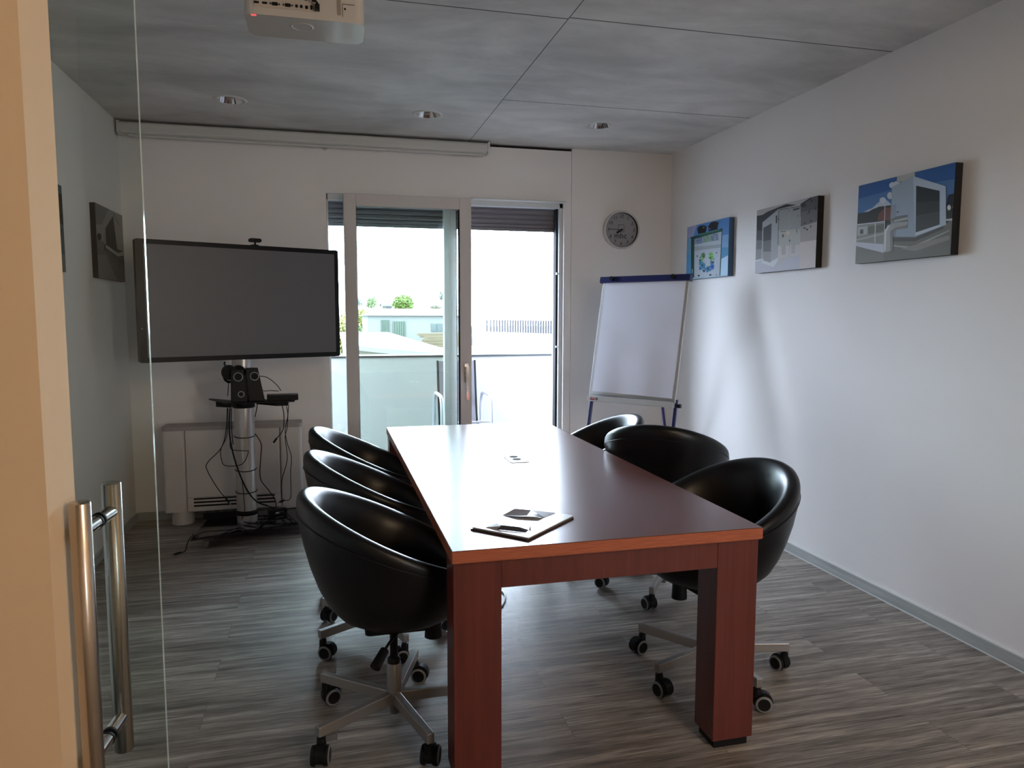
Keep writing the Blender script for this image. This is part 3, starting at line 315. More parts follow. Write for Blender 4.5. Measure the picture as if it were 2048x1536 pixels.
# front partition (corridor side) and corridor shell
wf = MB(); wf.box((-3.0,1.053,0),(-.36,1.160,H),M_corr); wf.box((2.45,1.053,0),(XR,1.160,H),M_corr); wf.box((-.36,1.053,2.46),(2.45,1.160,H),M_corr)
struct(wf,'wall_front')
wc = MB(); wc.box((-3.0,-2.6,0),(-2.85,1.053,H),M_corr)
struct(wc,'wall_corridor_left')
wc = MB(); wc.box((3.45,-2.6,0),(3.6,1.053,H),M_corr); wc.box((XR+.2,1.053,0),(3.6,1.2,H),M_corr)
struct(wc,'wall_corridor_right')
wc = MB(); wc.box((-3.0,-2.75,0),(2.4,-2.6,H+.25),M_corr); wc.box((3.4,-2.75,0),(3.6,-2.6,H+.25),M_corr); wc.box((2.4,-2.75,0),(3.4,-2.6,1.0),M_corr); wc.box((2.4,-2.75,2.0),(3.4,-2.6,H+.25),M_corr)
struct(wc,'wall_corridor_back')
wn = bpy.data.objects.new('fill_window',None); C.objects.link(wn); wn['kind']='structure'; wn['label']='added corridor window behind the camera for fill daylight'  # unseen window, added to let fill daylight into the room
wq = MB()
for a_,b_ in (((2.4,-2.70,1.0),(2.46,-2.63,2.0)),((3.34,-2.70,1.0),(3.4,-2.63,2.0)),((2.46,-2.70,1.0),(3.34,-2.63,1.06)),((2.46,-2.70,1.94),(3.34,-2.63,2.0)),((2.87,-2.70,1.06),(2.93,-2.63,1.94))): wq.box(a_,b_,M_white)
wq.build('window_frame',wn); MB().box((2.46,-2.672,1.06),(3.34,-2.666,1.94),glass('fill_window_glass',(.95,.90,.83))).build('pane',wn)
# baseboards
def baseboard(name, a, b, ax):
    mb = MB(); mb.box(a,b,M_base)
    if ax=='xr': mb.box((a[0]-.002,a[1],0),(a[0],b[1],.006),M_basel); mb.box((a[0]+.004,a[1],b[2]),(b[0],b[1],b[2]+.004),M_basel)
    return struct(mb,name)
baseboard('baseboard_right',(XR-.014,1.17,0),(XR,5.50,.057),'xr')
baseboard('baseboard_left',(XL,1.18,0),(XL+.014,5.50,.057),'xl')
mbb = MB(); mbb.box((XL+.014,YB-.014,0),(-.06,YB,.057),M_base); mbb.box((1.864,YB-.014,0),(XR-.014,YB,.057),M_base); struct(mbb,'baseboard_back')

# recessed ceiling spots
def downlight(x,y,label):
    t = thing('recessed_downlight',label,'ceiling light',(x,y,H),0,'recessed downlights along the window side')
    MB().lathe([(.079,.004),(.079,-.003),(.086,-.006),(.096,-.005),(.099,0)],M_white,40).build('trim_ring',t)
    MB().lathe([(.078,-.002),(.070,.012),(.051,.045),(.032,.07),(.0,.075)],M_chrome,40).build('reflector',t).location.z=-.0005
    mb = MB(); mb.lathe([(0,-.001),(.016,.002),(.022,.02),(.022,.045)],mat('frosted_bulb',(.35,.30,.27),.4),20); mb.build('bulb',t)
    return t
for (x,y),lb in zip(LIGHTS,('recessed chrome downlight nearest the left wall','middle recessed chrome downlight, above the projection screen case','recessed chrome downlight on the right, nearest the picture wall')): downlight(x,y,lb)

# ================================================================== BALCONY DOOR (door_1)
G_win = glass('window_glass',(.89,.93,.905))
d1 = bpy.data.objects.new('door_1',None); C.objects.link(d1); d1['kind']='structure'; d1['label']='white sliding balcony door, left sash closed, right side open'
fr = MB()   # fixed outer frame
y0,y1 = 5.53,5.60
fr.box((ox0,y0,0),(ox0+.012,y1,oz1),M_framew); fr.box((ox1-.030,y0,0),(ox1,y1,oz1),M_framew)
fr.box((ox0,y0,oz1-.045),(ox1,y1,oz1),M_framew); fr.box((ox0,y0,0),(ox1,y1,.035),M_framew)
fr.box((ox1-.045,y0+.03,.03),(ox1-.028,y1+.03,oz1-.04),M_gap)
fr.build('door_frame',d1,.003)
mu = MB(); mu.box((.862,y0,.03),(.955,y1,oz1-.04),M_framew); mu.box((.955,y0+.005,.03),(.962,y1-.005,oz1-.04),M_gap); mu.box((.905,y0-.004,.03),(.910,y0,oz1-.04),M_white); mu.build('fixed_mullion',d1,.002)
MB().box((ox0+.011,5.562,.035),(.862,5.568,oz1-.045),G_win).build('fixed_pane',d1)
st = MB()  # sliding sash standing proud on the room side
sy0,sy1 = 5.425,5.495
xa,xb,za,zb_ = .126,1.052,.012,2.302
st.box((xa,sy0,za),(xa+.088,sy1,zb_),M_frame); st.box((xb-.088,sy0,za),(xb,sy1,zb_),M_frame)
st.box((xa+.088,sy0,zb_-.085),(xb-.088,sy1,zb_),M_frame); st.box((xa+.088,sy0,za),(xb-.088,sy1,za+.095),M_frame)
sash = st.build('sliding_sash',d1,.004)
MB().box((xa+.085,sy0+.03,za+.09),(xb-.085,sy0+.036,zb_-.08),G_win).build('sash_pane',d1)
gk = MB()
for a,b in (((xa+.088,sy0+.012,za+.095),(xa+.092,sy1-.01,zb_-.085)),((xb-.092,sy0+.012,za+.095),(xb-.088,sy1-.01,zb_-.085))): gk.box(a,b,M_gap)
gk.build('gasket',d1)
hd = MB(); hd.rbox((.994,sy0-.012,.93),(1.024,sy0,1.075),.008,M_steelx,'y'); hd.cyl((1.009,sy0-.012,1.045),(1.009,sy0-.045,1.045),.010,M_steelx)
hd.rbox((1.000,sy0-.056,.80),(1.022,sy0-.042,1.056),.009,M_steelx,'y'); hd.build('door_handle',d1,.002)
tr = MB(); tr.box((ox0,5.44,-.0),(ox1,5.53,.010),M_steelx); tr.box((1.06,5.445,oz1-.008),(ox1,5.53,oz1-.001),M_white)
tr.build('track',d1)
for k,z in enumerate((1.765,1.19)):
    b_ = MB(); b_.cyl((1.770,5.542,z),(1.752,5.542,z),.008,M_chrome); b_.build('latch_pin',d1)
# roller shutter partly lowered outside
sh = MB(); zt,zl = 2.30,2.118
n=5; dz=(zt-zl)/n
for k in range(n):
    z=zl+k*dz
    pr=[(5.640,z),(5.634,z+dz*.25),(5.634,z+dz*.7),(5.640,z+dz*.93),(5.650,z+dz*.93),(5.652,z)]
    v=[(ox0+.01,a,b) for a,b in pr]+[(ox1-.03,a,b) for a,b in pr]; N=len(pr)
    sh.add(v,[(i,(i+1)%N,N+(i+1)%N,N+i) for i in range(N)]+[tuple(range(N-1,-1,-1)),tuple(range(N,2*N))],M_shut)
sh.box((ox0+.01,5.632,zl-.022),(ox1-.03,5.654,zl),M_shut); sh.box((ox0+.01,5.641,zl),(ox1-.03,5.652,zt),M_shut)
sh_o = sh.build('roller_shutter'); tag(sh_o,'dark grey slatted roller shutter lowered a little above the balcony door','shutter')

# ================================================================== GLASS DOOR at the entrance (door_2)
G_door = glass('door_glass',(.80,.86,.82),1.5)
M_gedge = mat('glass_edge',(.50,.60,.56),.12)
d2 = bpy.data.objects.new('door_2',None); C.objects.link(d2); d2['kind']='structure'; d2['label']='clear glass sliding door with tall steel bar handles'
pn = MB()
gx0,gx1,gy0,gy1,gz0,gz1 = -1.30,-.254,1.1655,1.1745,.008,2.50
pn.add([(gx0,gy0,gz0),(gx1,gy0,gz0),(gx1,gy0,gz1),(gx0,gy0,gz1)],[(0,1,2,3)],G_door)
pn.add([(gx0,gy1,gz0),(gx1,gy1,gz0),(gx1,gy1,gz1),(gx0,gy1,gz1)],[(3,2,1,0)],glass('door_glass_inner',(1,1,1),1.12))
pn.add([(gx1,gy0,gz0),(gx1,gy1,gz0),(gx1,gy1,gz1),(gx1,gy0,gz1)],[(0,1,2,3)],M_gedge)
pn.build('glass_pane',d2)
MB().box((-1.32,1.161,2.50),(-.24,1.20,2.56),M_steel).build('sliding_track',d2)
hb = MB()
for x,y in ((-.3395,1.110),(-.3312,1.231)):
    hb.lathe([(0,.739),(.0128,.739),(.0142,.741),(.0142,1.1735),(.0128,1.175),(0,1.175)],M_steel,32,Matrix.Translation((x,y,0)))
hb.build('bar_handle',d2)
xb_ = MB()
for z in (1.131,.797):
    xb_.cyl((-.3395,1.118,z),(-.3355,1.1655,z),.0105,M_steelx,n=24); xb_.cyl((-.3355,1.1745,z),(-.3312,1.222,z),.0105,M_steelx,n=24)
    xb_.cyl((-.3357,1.161,z),(-.3355,1.1655,z),.0112,M_rubber,n=24); xb_.cyl((-.3355,1.1745,z),(-.3353,1.179,z),.0112,M_rubber,n=24)
xb_.build('crossbar',d2)

# ================================================================== TABLE
tx0,tx1,ty0,ty1 = .336,1.357,2.048,4.502
table = thing('conference_table','long mahogany conference table with thick square legs and plywood edge','table',(tx0,ty0,0))
mb = MB(); mb.box((0,0,.7115),(tx1-tx0,ty1-ty0,.749),M_ply); mb.build('tabletop',table,.0015,1)
MB().box((.002,.002,.7488),(tx1-tx0-.002,ty1-ty0-.002,.7503),M_top).build('top_laminate',table)
LW,LD = .146,.125
W_,L_ = tx1-tx0, ty1-ty0
for i,(lx,ly) in enumerate(((.006,.016),(W_-.006-LW,.016),(.006,L_-.016-LD),(W_-.006-LW,L_-.016-LD))):
    lg = MB().box((lx,ly,.030),(lx+LW,ly+LD,.7113),M_leg).build('leg',table,.0015,1)
    MB().box((lx+.012,ly+.012,0),(lx+LW-.012,ly+LD-.012,.030),M_blackp).build('foot',lg)
for ly in (.017,L_-.017-.025):
    MB().box((.006+LW,ly,.622),(W_-.006-LW,ly+.025,.7113),M_leg).build('apron',table,.001,1)
# socket box let into the top
so = thing('table_socket','small chrome and white socket cover let into the far part of the tabletop','power socket',(.86,3.335,.7503))
MB().rbox((-.045,-.085,0),(.045,.085,.003),.014,M_white).build('cover_plate',so,.001)
for k,yy in enumerate((.05,-.012)):
    MB().cyl((0,yy,.003),(0,yy,.0042),.021,M_gap,n=28).build('outlet',so)

# ================================================================== CHAIRS
R0=.315
def smooth(a,b,x):
    t=max(0,min(1,(x-a)/(b-a))); return t*t*(3-2*t)
def zrim(phi):   # phi measured from the back
    return .708+.142*math.cos(phi) - .03*smooth(2.2,3.1,abs(phi))
def tub_mesh():
    prof=[(0,0),(.30,.0),(.46,.03),(.60,.09),(.71,.18),(.80,.31),(.88,.47),(.94,.63),(.98,.79),(1.0,.89),(1.0,.93),(.993,.962),(.975,.985),(.945,.998),(.91,1.0),(.875,.992),(.84,.972),(.805,.935),(.77,.875),(.735,.78),(.705,.63),(.685,.46),(.675,.32)]
    n=72; v=[];f=[]
    for r,s in prof:
        for i in range(n):
            a=2*PI*i/n; phi=math.atan2(math.sin(a-PI),math.cos(a-PI)); z1=zrim(phi); z0=.385
            z=z0+(z1-z0)*s
            rr=R0*r
            v.append((rr*math.cos(a),rr*math.sin(a),z))
    for k in range(len(prof)-1):
        for i in range(n):
            j=(i+1)%n; f.append((k*n+i,k*n+j,(k+1)*n+j,(k+1)*n+i))
    return MB().add(v[1*n:],[tuple(x-n for x in q) for q in f[n:]],M_leather,True).add(v[n:2*n],[tuple(range(n-1,-1,-1))],M_leather,False)
def ring_on_tub(r,s,rad,dr=0):
    pts=[]
    for i in range(72):
        a=2*PI*i/72; phi=math.atan2(math.sin(a-PI),math.cos(a-PI)); z1=zrim(phi); z=.385+(z1-.385)*s
        pts.append(((R0*r+dr)*math.cos(a),(R0*r+dr)*math.sin(a),z))
    return MB().tube(pts,rad,M_leather2,6,True,1)
def make_chair():
    t = thing('tub_chair','x','chair')
    parts={}
    sh=tub_mesh().build('tub_shell',t); s_=ring_on_tub(1.0,.86,.0016,.0006).build('piping',sh)
    mb=MB(); mb.lathe([(0,.512),(.12,.510),(.17,.503),(.196,.490),(.206,.472),(.206,.452),(.18,.44)],M_leather2,48); mb.build('seat_cushion',t)
    mc=MB(); mc.rbox((-.10,-.08,.362),(.12,.08,.388),.02,M_blackp); mc.build('seat_plate',t)
    lv=MB(); lv.tube([(.02,-.03,.352),(-.02,-.09,.34),(-.05,-.14,.322)],.005,M_blackp,8); lv.add([],[],M_blackp)
    lv.cyl((-.040,-.125,.330),(-.075,-.175,.298),.015,M_blackp,r1=.018); lv.build('height_lever',t)
    kn=MB(); kn.cyl((.135,-.03,.405),(.135,-.03,.318),.027,M_blackp,r1=.031); kn.build('tilt_knob',t,.004)
    gl=MB(); gl.cyl((0,0,.225),(0,0,.366),.014,M_blackp); gl.lathe([(.0225,.225),(.0225,.24),(.016,.246)],M_blackp); gl.build('gas_lift',t)
    cm_=MB(); cm_.lathe([(.0,.042),(.017,.042),(.018,.078),(.0235,.079),(.0255,.085),(.0255,.222),(.0235,.226),(.013,.226)],M_silver); cm_.build('column',t)
    sp0=MB(); 
    L=.315; a0,a1=.082,.118
    sp0.add([(.018,-.014,a0),(.018,.014,a0),(.018,.014,a1+.004),(.018,-.014,a1+.004),(L,-.0125,.089),(L,.0125,.089),(L,.0125,.124),(L,-.0125,.124)],[(0,1,2,3),(4,7,6,5),(0,4,5,1),(2,6,7,3),(1,5,6,2),(0,3,7,4)],M_silver)
    sp=sp0.build('leg',t,.003)
    ca0=MB(); ca0.cyl((0,0,.045),(0,0,.078),.0065,M_blackp); ca0.cyl((-.002,0,.046),(0,0,.0705),.014,M_blackp,r1=.012)
    # hood
    pr=[]; 
    for i in range(11): q=math.radians(-20+i*22); pr.append((.030*math.cos(q)-.018,.030*math.sin(q)+.030))
    for i in range(10,-1,-1): q=math.radians(-20+i*22); pr.append((.024*math.cos(q)-.018,.024*math.sin(q)+.030))
    N=len(pr); v=[(a,-.011,b) for a,b in pr]+[(a,.011,b) for a,b in pr]
    fs=[(i,(i+1)%N,N+(i+1)%N,N+i) for i in range(N)]
    fs+=[(i,i+1,N-2-i,N-1-i) for i in range(10)]+[(N+i+1,N+i,2*N-1-i,2*N-2-i) for i in range(10)]
    ca0.add(v,fs,M_blackp); ca0.cyl((-.018,-.024,.030),(-.018,.024,.030),.005,M_blackp)
    ca=ca0.build('castor',t)
    w0=MB(); TW=Matrix.Translation((-.018,.0,.0285))@Matrix.Rotation(PI/2,4,'X')
    w0.lathe([(0,-.009),(.017,-.009),(.0195,-.0095)],M_blackp,28,TW); w0.lathe([(.0195,-.0095),(.0235,-.0095),(.026,-.007)],M_tyre,28,TW)
    w0.lathe([(.026,-.007),(.0275,0),(.026,.007)],M_rubber,28,TW); w0.lathe([(.026,.007),(.0235,.0095),(.0195,.0095)],M_tyre,28,TW); w0.lathe([(.0195,.0095),(.017,.009),(0,.009)],M_blackp,28,TW)
    wh=w0.build('wheel',ca)
    return t,sp,ca,wh
CH,SP,CA,WH = make_chair()
def cp(o,parent):
    c=o.copy(); C.objects.link(c); c.parent=parent; c.matrix_parent_inverse=Matrix.Identity(4); return c
base_parts=(SP,CA)
def place(root,x,y,face,base,lift,swivel):
    root.location=(x,y,0); root.rotation_euler=(0,0,math.radians(face))
    for ch in list(root.children):
        nm=ch.name.split('.')[0]
        if nm in ('tub_shell','seat_cushion','seat_plate','height_lever','tilt_knob'): ch.location=(0,0,lift)
        if nm=='gas_lift': ch.location=(0,0,lift*.98)
    legs=[c for c in root.children if c.name.split('.')[0]=='leg']; cas=[c for c in root.children if c.name.split('.')[0]=='castor']
    for k in range(5):
        a=math.radians(base+72*k-face); legs[k].rotation_euler=(0,0,a)
        cas[k].scale=(1.17,1.17,1.17); cas[k].location=(.300*math.cos(a),.300*math.sin(a),0); cas[k].rotation_euler=(0,0,math.radians(swivel[k]))
        ws=list(cas[k].children); ws[0].location=(0,.0165,0); ws[1].location=(0,-.0165,0)
# finish the prototype: five legs, five castors with two wheels each
cp(WH,CA)
for k in range(4):
    cp(SP,CH); q=cp(CA,CH)
    for w in list(CA.children): cp(w,q)
def copy_chair():
    r=CH.copy(); C.objects.link(r)
    for ch in list(CH.children):
        c=cp(ch,r)
        for g in list(ch.children): cp(g,c)
    return r
CHAIRS=[
 ('black leather tub chair on castors nearest the camera, left side of the table',(.200,2.485,0,-2,.0,(70,160,200,80,250))),
 ('black leather tub chair in the middle of the left row, beside the table',(.200,3.225,2,-2,.0,(20,140,230,150,10))),
 ('black leather tub chair farthest back in the left row, close to the balcony door',(.205,3.905,-3,-4,.0,(60,10,100,200,0))),
 ('black leather tub chair nearest the camera on the right of the table',(1.470,2.555,188,-14,.0,(100,200,190,280,330))),
 ('black leather tub chair right of the table, turned to show its rounded back',(1.680,3.42,53,18,.065,(100,10,260,230,30))),
 ('black leather tub chair farthest back in the right row, in front of the flip chart',(1.485,4.02,178,10,.0,(0,50,120,200,90)))]
for i,(lb,a) in enumerate(CHAIRS):
    r = CH if i==0 else copy_chair()
    r['label']=lb; r['category']='chair'; r['group']='black tub chairs around the conference table'
for (lb,a),r in zip(CHAIRS,[o for o in C.objects if o.parent is None and o.name.startswith('tub_chair')]):
    assert r['label']==lb; place(r,*a)

# ================================================================== SCREEN CASE, PROJECTOR
sc_ = thing('projection_screen','long white rolled up projection screen case under the ceiling on the back wall','projection screen',(0,0,0))
s1=MB(); s1.rbox((-1.30,5.405,2.632),(1.175,5.492,2.706),.018,M_white,'x'); s1.build('case',sc_)
s2=MB(); s2.cyl((-1.25,5.432,2.620),(1.150,5.432,2.620),.009,M_white); s2.box((-1.24,5.430,2.619),(1.14,5.434,2.64),M_white); s2.build('bottom_rod',sc_)
MB().rbox((1.175,5.400,2.626),(1.190,5.495,2.712),.012,M_white,'x').build('end_cap',sc_)
MB().rbox((-1.316,5.400,2.626),(-1.30,5.495,2.712),.012,M_white,'x').build('end_cap',sc_)
s4=MB(); s4.cyl((.005,5.488,2.625),(.005,5.500,2.625),.02,M_white); s4.build('wall_hook',sc_)

pj = thing('ceiling_projector','white video projector hanging from the ceiling, its connector panel facing the door','projector',(0,0,0),0)
px0,px1,py0,py1,pz0,pz1=-.228,.135,2.45,2.635,2.352,2.475
M_proj=mat('projector_white',(.58,.54,.49),.22,coat=.3)
b=MB(); b.rbox((px0,py0,pz0),(px1,py1,pz1),.035,M_proj,'z',6); b.build('housing',pj,.012,3)
pp=MB(); pp.box((px0+.03,py0-.0015,pz0+.022),(px0+.215,py0+.002,pz1-.006),mat('panel_beige',(.50,.44,.38),.5)); 
pp.build('connector_panel',pj)
pt=MB()
def port(x,z,w,h): pt.rbox((x-w/2,py0-.0035,z-h/2),(x+w/2,py0-.001,z+h/2),min(w,h)*.3,M_blackp,'y',3)
z1_=pz0+.034
for x in (-.19,-.166): port(x,z1_,.015,.006)
for x in (-.136,-.098): 
    port(x,z1_,.018,.010)
    for dx in (-.013,.013): port(x+dx,z1_,.004,.005)
for x in (-.072,-.058): port(x,z1_,.008,.009)
port(-.042,z1_-.001,.009,.010); port(-.028,z1_,.006,.013)
z2_=pz0+.058
for x in (-.186,-.166): port(x,z2_,.005,.005)
port(-.098,z2_+.002,.026,.014)
for x in (-.076,-.06,-.045): port(x,z2_,.008,.010)
port(-.02,z2_,.012,.014); port(.0,z2_+.004,.008,.004)
pt.build('ports',pj)
cb=MB(); cb.tube([(-.010,py0-.02,z1_-.002),(-.012,py0-.022,z1_+.01),(-.045,py0-.03,z1_+.035),(-.09,py0-.03,z1_+.07),(-.10,py0+.01,pz1+.03),(-.08,py0+.06,pz1+.08),(-.05,py0+.1,H-.02)],.0035,M_blackp); cb.box((-.017,py0-.022,z1_-.010),(-.003,py0-.0015,z1_+.006),M_blackp); cb.build('signal_cable',pj)
sl=MB(); sl.rbox((.05,py0-.002,pz0+.02),(.062,py0+.001,pz0+.085),.003,mat('panel_dark',(.30,.25,.21),.6),'y',3); sl.box((.066,py0-.0015,pz0+.015),(.067,py0,pz0+.055),M_gap); sl.box((.066,py0-.0015,pz0+.054),(.104,py0,pz0+.055),M_gap); sl.cyl((.074,py0-.002,pz0+.040),(.074,py0,pz0+.040),.003,M_gap); sl.build('cover_seam',pj)
un=MB(); un.lathe([(.026,0),(.030,-.002),(.034,0)],M_proj,30,Matrix.Translation((-.06,2.52,pz0))@Matrix.Scale(1.1,4)); un.build('foot_ring',pj)
mk=MB(); mk.cyl((-.05,2.555,pz1-.002),(-.05,2.555,H-.012),.02,M_white); mk.cyl((-.05,2.555,H-.014),(-.05,2.555,H),.06,M_white); mk.rbox((-.12,2.50,pz1-.002),(.02,2.63,pz1+.014),.01,M_white); mk.build('ceiling_mount',pj)
le=MB(); le.rbox((-.208,py0+.004,pz0-.0012),(-.192,py0+.014,pz0+.001),.003,mat('red_led',(.8,.05,.05),.4,emit=(1,.12,.12),estr=.9)); le.build('status_light',pj)

# ================================================================== CLOCK
ck = thing('wall_clock','round silver rimmed wall clock with grey face right of the balcony door','clock',(2.272,YB,2.112))
TR=Matrix.Rotation(PI/2,4,'X')   # local z -> -y (towards the room)
M_face=mat('clock_face',(.33,.33,.35),.55)
a_=MB(); a_.lathe([(0,0),(.146,0),(.150,.01),(.151,.028),(.148,.037),(.141,.041),(.136,.038),(.134,.016)],mat('clock_rim',(.62,.62,.62),.3,metal=.15),64,TR); a_.build('rim',ck)
a_=MB(); a_.lathe([(.134,.036),(.133,.014)],M_blackp,64,TR); a_.lathe([(.134,.014),(0,.014)],M_face,64,TR); a_.build('face',ck)
nu=MB(); M_ink=mat('black_ink',(.012,.012,.014),.6)
for h in range(1,13):
    an=math.radians(90-30*h); nu.text(str(h),.036,TR@Matrix.Translation((.106*math.cos(an),.106*math.sin(an),.0148)),M_ink,font_shear=.25)
nu.build('numerals',ck)
lg=MB(); lg.text('mhc',.064,TR@Matrix.Translation((-.004,-.046,.0148)),M_ink); 
for x0_,x1_,z0_,z1__ in ((-.024,.026,.040,.0425),(-.024,-.0215,-.012,.0425),(.0235,.026,-.012,.0425),(-.004,.026,-.0145,-.012)): lg.box((x0_,z0_,.0146),(x1_,z1__,.0152),M_ink,TR)
lg.build('printed_mark',ck)
hn=MB(); 
for ang,L,w in ((177,.092,.0022),(212,.046,.008)): 
    T=TR@Matrix.Rotation(math.radians(ang),4,'Z'); hn.box((-.014,-w,.018),(L,w,.0195),M_ink,T)
hn.cyl((0,-.014,0),(0,-.023,0),.006,M_ink); hn.build('hands',ck)

# ================================================================== PICTURES
def acol(c):
    k=1.5; l=lin(c); return tuple(min(.85,x*k) for x in l)
def print_mesh(data,w,h):
    mb=MB(); z=.0003
    for i,(c,pts) in enumerate(data):
        m=mat('print_%d_%d_%d'%c,acol(c),.55,spec=.2)
        q=[(u*w,v*h,z) for u,v in pts]
        ar=sum(q[k][0]*q[(k+1)%len(q)][1]-q[(k+1)%len(q)][0]*q[k][1] for k in range(len(q)))
        if ar<0: q=q[::-1]
        mb.add(q,[tuple(range(len(q)))],m); z+=.00006
    return mb,z
def picture(label,data,X,yl,z0,w,h,side,edge=(20,20,22),extra=None,d=.040):
    # side=+1 right wall (faces -x, u runs towards -y); side=-1 left wall (faces +x, u runs towards +y)
    t=thing('canvas_picture',label,'picture',(X,yl,z0))
    if side>0: T=Matrix(((0,0,-1,0),(-1,0,0,0),(0,1,0,0),(0,0,0,1)))
    else: T=Matrix(((0,0,1,0),(1,0,0,0),(0,1,0,0),(0,0,0,1)))
    t.matrix_world=Matrix.Translation((X,yl,z0))@T
    mb=MB(); mb.box((0,0,0),(w,h,d-.0002),mat('canvas_edge_%d_%d_%d'%edge,acol(edge),.6)); mb.build('canvas',t)
    mb,z=print_mesh(data,w,h)
    if extra: extra(mb,z)
    pr=mb.build('print',t); pr.location=(0,0,d)
    return t
M_tb=mat('print_blue_ink',acol((28,60,120)),.5); M_tg=mat('print_green_ink',acol((70,130,50)),.5); M_lb=mat('print_lightblue_ink',acol((60,100,130)),.5)
def planet(mb,z):
    w=.6; yy=.276
    def put(s,x,m): mb.text(s,.066,Matrix.Translation((x,yy,z+.0006)),m,ext=.0003,align='LEFT',sx=.55)
    put('THERE',.124,M_tb); put('IS',.222,M_lb); put('NO',.258,M_tg); put('PLA',.312,M_tg); put('NET',.370,M_tb); put('B.',.442,M_tb)
picture('blue canvas with a machine reading THERE IS NO PLANET B, beside the flip chart',ART_PLANET,XR,5.140,1.708,.6,.397,1,(58,84,112),planet)
picture('grey canvas photo of a white cabinet unit, middle one on the right wall',ART_GREY,XR,4.208,1.706,.6,.397,1,(10,10,10))
picture('canvas photo of a big white unit under blue sky, rightmost on the right wall',ART_BLUE,XR,3.285,1.704,.6,.397,1,(22,26,34))
picture('grey canvas photo of a long building, on the left wall near the corner',ART_LEFT,XL,4.80,1.655,.585,.435,-1,(30,30,30),d=.03)
picture('dark canvas on the left wall, half hidden behind the door jamb',[((60,75,80),[(0,0),(1,0),(1,1),(0,1)]),((26,28,30),[(0,.6),(1,.55),(1,.9),(0,.95)]),((95,98,98),[(0,0),(1,0),(1,.2),(0,.3)]),((35,40,42),[(.5,.2),(.9,.25),(.95,.5),(.6,.5)])],XL,3.66,1.655,.585,.435,-1,(20,20,20),d=.03)

# ================================================================== TV on stand
ang=math.radians(24.6)
tv=thing('television','large black flat screen television on a wheeled stand','television',(-.54,4.99,1.158),ang)
TW_,TH_=1.25,.715
f_=MB(); f_.rbox((-TW_/2,-.121,0),(TW_/2,-.070,TH_),.012,M_bezel,'y'); f_.build('housing',tv,.003)
MB().box((-TW_/2+.042,-.1225,.030),(TW_/2-.030,-.1212,TH_-.028),M_screen).build('screen',tv)
lo=MB(); lo.text('o',.014,Matrix.Translation((-TW_/2+.018,-.1215,.20))@TR,M_white); lo.build('power_mark',tv)
pl=MB(); pl.box((-.2,-.0705,.15),(.2,-.062,.55),M_blackp); pl.build('mounting_plate',tv)
wcm=thing('webcam','small black webcam clipped on the top edge of the television','webcam',(-.54,4.99,1.158+TH_),ang)
w_=MB(); w_.rbox((.03,-.125,.020),(.105,-.095,.044),.011,M_blackp,'y'); w_.build('camera_body',wcm,.002)
w_=MB(); w_.rbox((.050,-.122,.0),(.085,-.070,.006),.003,M_blackp,'x'); w_.cyl((.0675,-.110,.004),(.0675,-.110,.022),.006,M_blackp); w_.build('clip',wcm)
w_=MB(); w_.cyl((.0675,-.125,.032),(.0675,-.1275,.032),.008,M_blackglass); w_.build('lens',wcm)

stn=thing('tv_stand','silver column television stand with black shelf and wheeled black glass base','tv stand',(-.54,4.99,0),0)
sx0,sy0_=-.54,4.99
c_=MB(); c_.cyl((0,0,.085),(0,0,1.46),.0635,mat('aluminium_column',(.55,.53,.52),.30,metal=.75),n=40); c_.build('column',stn)
def sub(pts): return [(x-sx0,y-sy0_) for x,y in pts]
B_=MB(); B_.prism(sub([(-.835,4.665),(-.10,4.93),(-.20,5.285),(-.80,5.235)]),.070,.084,M_blackglass); B_.build('base_plate',stn,.003)
for (x,y) in ((-.755,4.745),(-.18,4.945),(-.25,5.20),(-.74,5.17)):
    k=MB(); o=Vector((x-sx0,y-sy0_,0)); k.cyl(o+Vector((0,0,.058)),o+Vector((0,0,.0698)),.022,M_chrome); k.cyl(o+Vector((-.012,-.012,.026)),o+Vector((.012,-.012,.026)),.026,mat('castor_grey',(.15,.15,.15),.4)); 
    k.box(tuple(o+Vector((-.018,-.03,.030))),tuple(o+Vector((-.014,.008,.060))),M_chrome); k.box(tuple(o+Vector((.014,-.03,.030))),tuple(o+Vector((.018,.008,.060))),M_chrome); k.build('castor',stn)
S_=MB(); S_.prism(sub([(-.615,4.775),(-.215,4.805),(-.215,4.93),(-.47,4.93),(-.61,4.93),(-.74,5.06),(-.76,5.05)]),.888,.896,M_blackp); S_.build('shelf',stn,.001)
k=MB(); k.prism(sub([(-.70,4.93),(-.60,4.86),(-.60,4.92),(-.69,4.98)]),.855,.888,M_blackp); k.prism(sub([(-.33,4.83),(-.255,4.83),(-.255,4.90),(-.46,4.96)]),.862,.888,M_blackp); k.lathe([(.0645,.84),(.070,.842),(.070,.885),(.0645,.888)],M_blackp,32); k.build('shelf_bracket',stn)
k=MB()
for z,r in ((.655,.0655),(.435,.0655),(.290,.0655)):
    k.tube([((r)*math.cos(t),(r)*math.sin(t),z+.006*math.sin(t*1.0)) for t in [2*PI*i/24 for i in range(24)]],.0032,M_blackp,6,True,1)
k.lathe([(.0640,.135),(.067,.136),(.067,.165),(.0640,.166)],M_blackp,32); k.build('cable_strap',stn)

